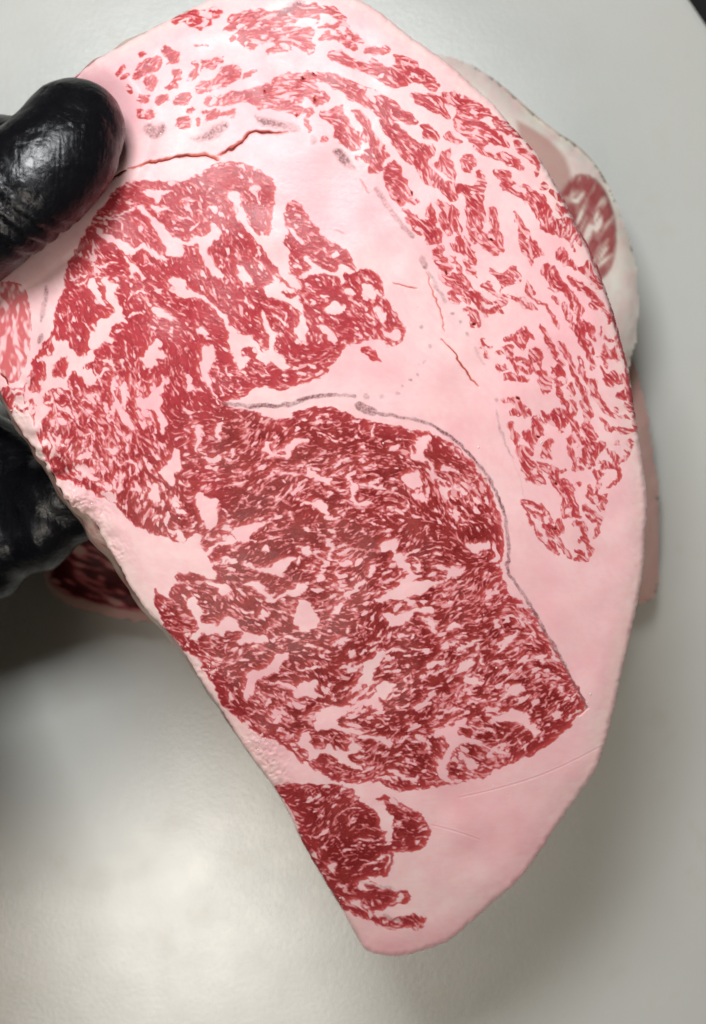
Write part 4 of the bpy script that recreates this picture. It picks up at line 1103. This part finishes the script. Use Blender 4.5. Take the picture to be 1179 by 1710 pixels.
lying_steak('raw_steak', [560,60, 700,75, 780,96, 830,125, 880,170, 925,208, 970,236, 1003,272, 1025,315, 1045,362, 1062,420, 1070,480, 1070,540, 1060,595, 1050,640, 1000,760, 850,900, 600,960, 350,900, 240,700, 260,400, 380,150],
  .052, .026, [[950,300, 975,287, 1000,296, 1018,322, 1028,360, 1030,400, 1022,440, 1008,466, 985,470, 930,420, 925,340]],
  'cream fat raw steak on the pile, showing at the upper right of the held one', 'raw steaks stacked on the cutting board', CREAM, 11, CS,
  [([960,440, 985,395, 1000,350], 3), ([945,330, 965,335, 975,320], 5), ([990,440, 1015,400], 2.5), ([965,470, 1030,420], 3)],
  flesh=[[850,190, 890,205, 930,235, 955,270, 962,320, 950,420, 900,330]])
lying_steak('raw_steak', [600,150, 800,220, 960,380, 1050,560, 1085,680, 1094,760, 1104,810, 1106,900, 1104,990, 1085,1010, 1020,1020, 700,1060, 420,1050, 250,1044, 170,1030, 110,1012, 76,990, 66,960, 70,900, 140,760, 260,480],
  .026, .026, [[80,960, 110,905, 250,880, 420,940, 420,1030, 260,1026, 175,1012, 112,994, 86,978]],  # red lean spread over the left end to paint it as shaded
  'pinkish raw steak at the pile bottom, its straight end jutting out at right', 'raw steaks stacked on the cutting board', PINK, 12, PINKS)

# ------------------------------------------------------------------ gloved hand
def tube(bm, spine, seg=20, flat=1.0):
    """spine: (px,py,depth,radius in px) -> closed rounded tube"""
    S = []
    for (x, y, d, r) in spine:
        S.append((at(x, y, d), r*K*d))
    pts = [s[0] for s in S]; rad = [s[1] for s in S]
    # Catmull-Rom resample
    PP, RR = [], []
    n = len(pts)
    for i in range(n-1):
        p0, p1, p2, p3 = pts[max(i-1, 0)], pts[i], pts[i+1], pts[min(i+2, n-1)]
        for k in range(6):
            t_ = k/6
            PP.append(.5*((2*p1)+(p2-p0)*t_+(2*p0-5*p1+4*p2-p3)*t_*t_+(-p0+3*p1-3*p2+p3)*t_**3))
            RR.append(rad[i]+(rad[i+1]-rad[i])*(t_*t_*(3-2*t_)))
    PP.append(pts[-1]); RR.append(rad[-1])
    # spherical end caps
    def capp(c, dirv, r):
        return [(c+dirv*r*math.sin(a), r*math.cos(a)) for a in (math.radians(x) for x in (25, 50, 70, 84))]
    st = capp(PP[0], (PP[0]-PP[1]).normalized(), RR[0])[::-1]; en = capp(PP[-1], (PP[-1]-PP[-2]).normalized(), RR[-1])
    seq = st+list(zip(PP, RR))+en
    rings = []; up = Vector((0, 0, 1)); 
    for i, (c, r) in enumerate(seq):
        a, b_ = seq[max(i-1, 0)][0], seq[min(i+1, len(seq)-1)][0]
        tdir = (b_-a).normalized(); sx = tdir.cross(up).normalized() if abs(tdir.z) < .98 else Vector((1, 0, 0)); sy = sx.cross(tdir).normalized()
        rings.append([bm.verts.new(c+sx*r*math.cos(2*math.pi*k/seg)+sy*r*flat*math.sin(2*math.pi*k/seg)) for k in range(seg)])
    for r0, r1 in zip(rings, rings[1:]):
        for k in range(seg): bm.faces.new((r0[k], r0[(k+1) % seg], r1[(k+1) % seg], r1[k]))
    bm.faces.new(rings[0]); bm.faces.new(rings[-1])
bm = bmesh.new()
# thumb lies on the face of the steak
tube(bm, [(-330,640,.40,140), (-200,500,.38,130), (-95,411,.355,106), (0,341,.342,101), (55,300,.340,101), (98,258,.341,97), (124,212,.344,87)], 28, .78)
# palm and wrist out to the left
tube(bm, [(-700,980,.42,230), (-480,900,.44,250), (-310,840,.445,215), (-200,700,.42,150)], 28, .8)
# unseen black-sleeved forearm from the lower left, bulked out to shade the board
tube(bm, [(-330,850,.42,190), (-290,1290,.37,255), (-470,1750,.29,370), (-850,2300,.25,400)], 28, .9)
# fingers wrap behind the steak, knuckles showing under its lower left rim
tube(bm, [(-260,640,.425,100), (-120,610,.43,86), (20,560,.425,76), (160,500,.415,66), (280,450,.408,56)], 20)
tube(bm, [(-260,720,.425,100), (-120,740,.435,90), (10,790,.435,82), (70,842,.424,74), (150,800,.415,66), (300,700,.413,56)], 20)
tube(bm, [(-280,800,.42,100), (-150,830,.43,88), (-60,880,.43,76), (10,905,.425,66), (78,880,.42,62), (210,780,.416,54)], 20)
tube(bm, [(-300,860,.42,96), (-190,910,.43,80), (-90,950,.43,66), (-35,955,.43,56), (30,920,.424,50)], 20)
# index finger tip seen past the top rim
tube(bm, [(-250,420,.42,96), (-120,330,.42,80), (-30,270,.412,72), (60,262,.403,64), (150,260,.400,56)], 20)
bmesh.ops.recalc_face_normals(bm, faces=bm.faces)
hand = empty('person', at(-250, 750, .42))
tag(hand, 'person in a black glove at left, thumb pressed on the raised steak', 'person')
tmp = mesh_obj('glove', bm, GLOVE)
rm = tmp.modifiers.new('r', 'REMESH'); rm.mode = 'VOXEL'; rm.voxel_size = .0014; rm.use_smooth_shade = True
sm_ = tmp.modifiers.new('s', 'SMOOTH'); sm_.factor = .5; sm_.iterations = 6
dg = bpy.context.evaluated_depsgraph_get()
me = bpy.data.meshes.new_from_object(tmp.evaluated_get(dg))
bpy.data.objects.remove(tmp)
# glove wrinkles
n = len(me.vertices); co = np.empty(n*3, np.float32); me.vertices.foreach_get('co', co); co = co.reshape(-1, 3)
no = np.empty(n*3, np.float32); me.vertices.foreach_get('normal', no); no = no.reshape(-1, 3)
# creases across the thumb joint and lengthwise folds over the fingers
c0 = at(-5, 345, .33); ax = (at(98, 252, .333)-at(-90, 455, .345)).normalized()
rel = co-np.array(c0); s = rel@np.array(ax); per = np.abs(rel[:, 2])
onthumb = np.exp(-(s/.018)**2)*(np.linalg.norm(rel, axis=1) < .045)
lat = np.linalg.norm(rel-np.outer(s, np.array(ax)), axis=1)
cre = np.zeros(n)
for s0, w_, dp in [(.002, .0009, .0013), (.0060, .0008, .0007), (-.0025, .0009, .0012), (-.008, .0012, .0010)]:
    cre -= dp*np.exp(-((s-s0-.10*lat)/w_)**2)
co += no*(cre*onthumb)[:, None]
u = co[:, 0]*1.0+co[:, 1]*.25
low_ = (co[:, 1] < .03) & (co[:, 0] < 0)
from mathutils import noise as mn
axv = np.array(ax); pv = np.cross(axv, [0, 0, 1.0])
vis = np.nonzero((co[:, 0] > -.16) & (co[:, 2] > .06))[0]
for i in vis:
    q3 = (rel[i]@axv*260, rel[i]@pv*85, co[i, 2]*110)
    v1 = mn.noise(Vector(q3)); v2 = mn.noise(Vector((q3[0]*.4+9, q3[1]*.9, q3[2]*.7)))
    co[i] += no[i]*(-.00055*max(0, 1-abs(v1)*5)*max(0, v2+.25)+.0004*v2)
fold = (np.sin(u*900+3*np.sin(co[:, 1]*120))*.00015+np.sin(u*300+2)*.0009)*low_*np.clip((.03-co[:, 1])/.01, 0, 1)
co += no*fold[:, None]
me.vertices.foreach_set('co', co.ravel()); me.update()
for p in me.polygons: p.use_smooth = True
me.materials.clear(); me.materials.append(GLOVE)
gl_ = bpy.data.objects.new('glove', me); COL.objects.link(gl_); gl_.parent = hand; gl_.location = -hand.location
tag(gl_, 'wet black nitrile glove')
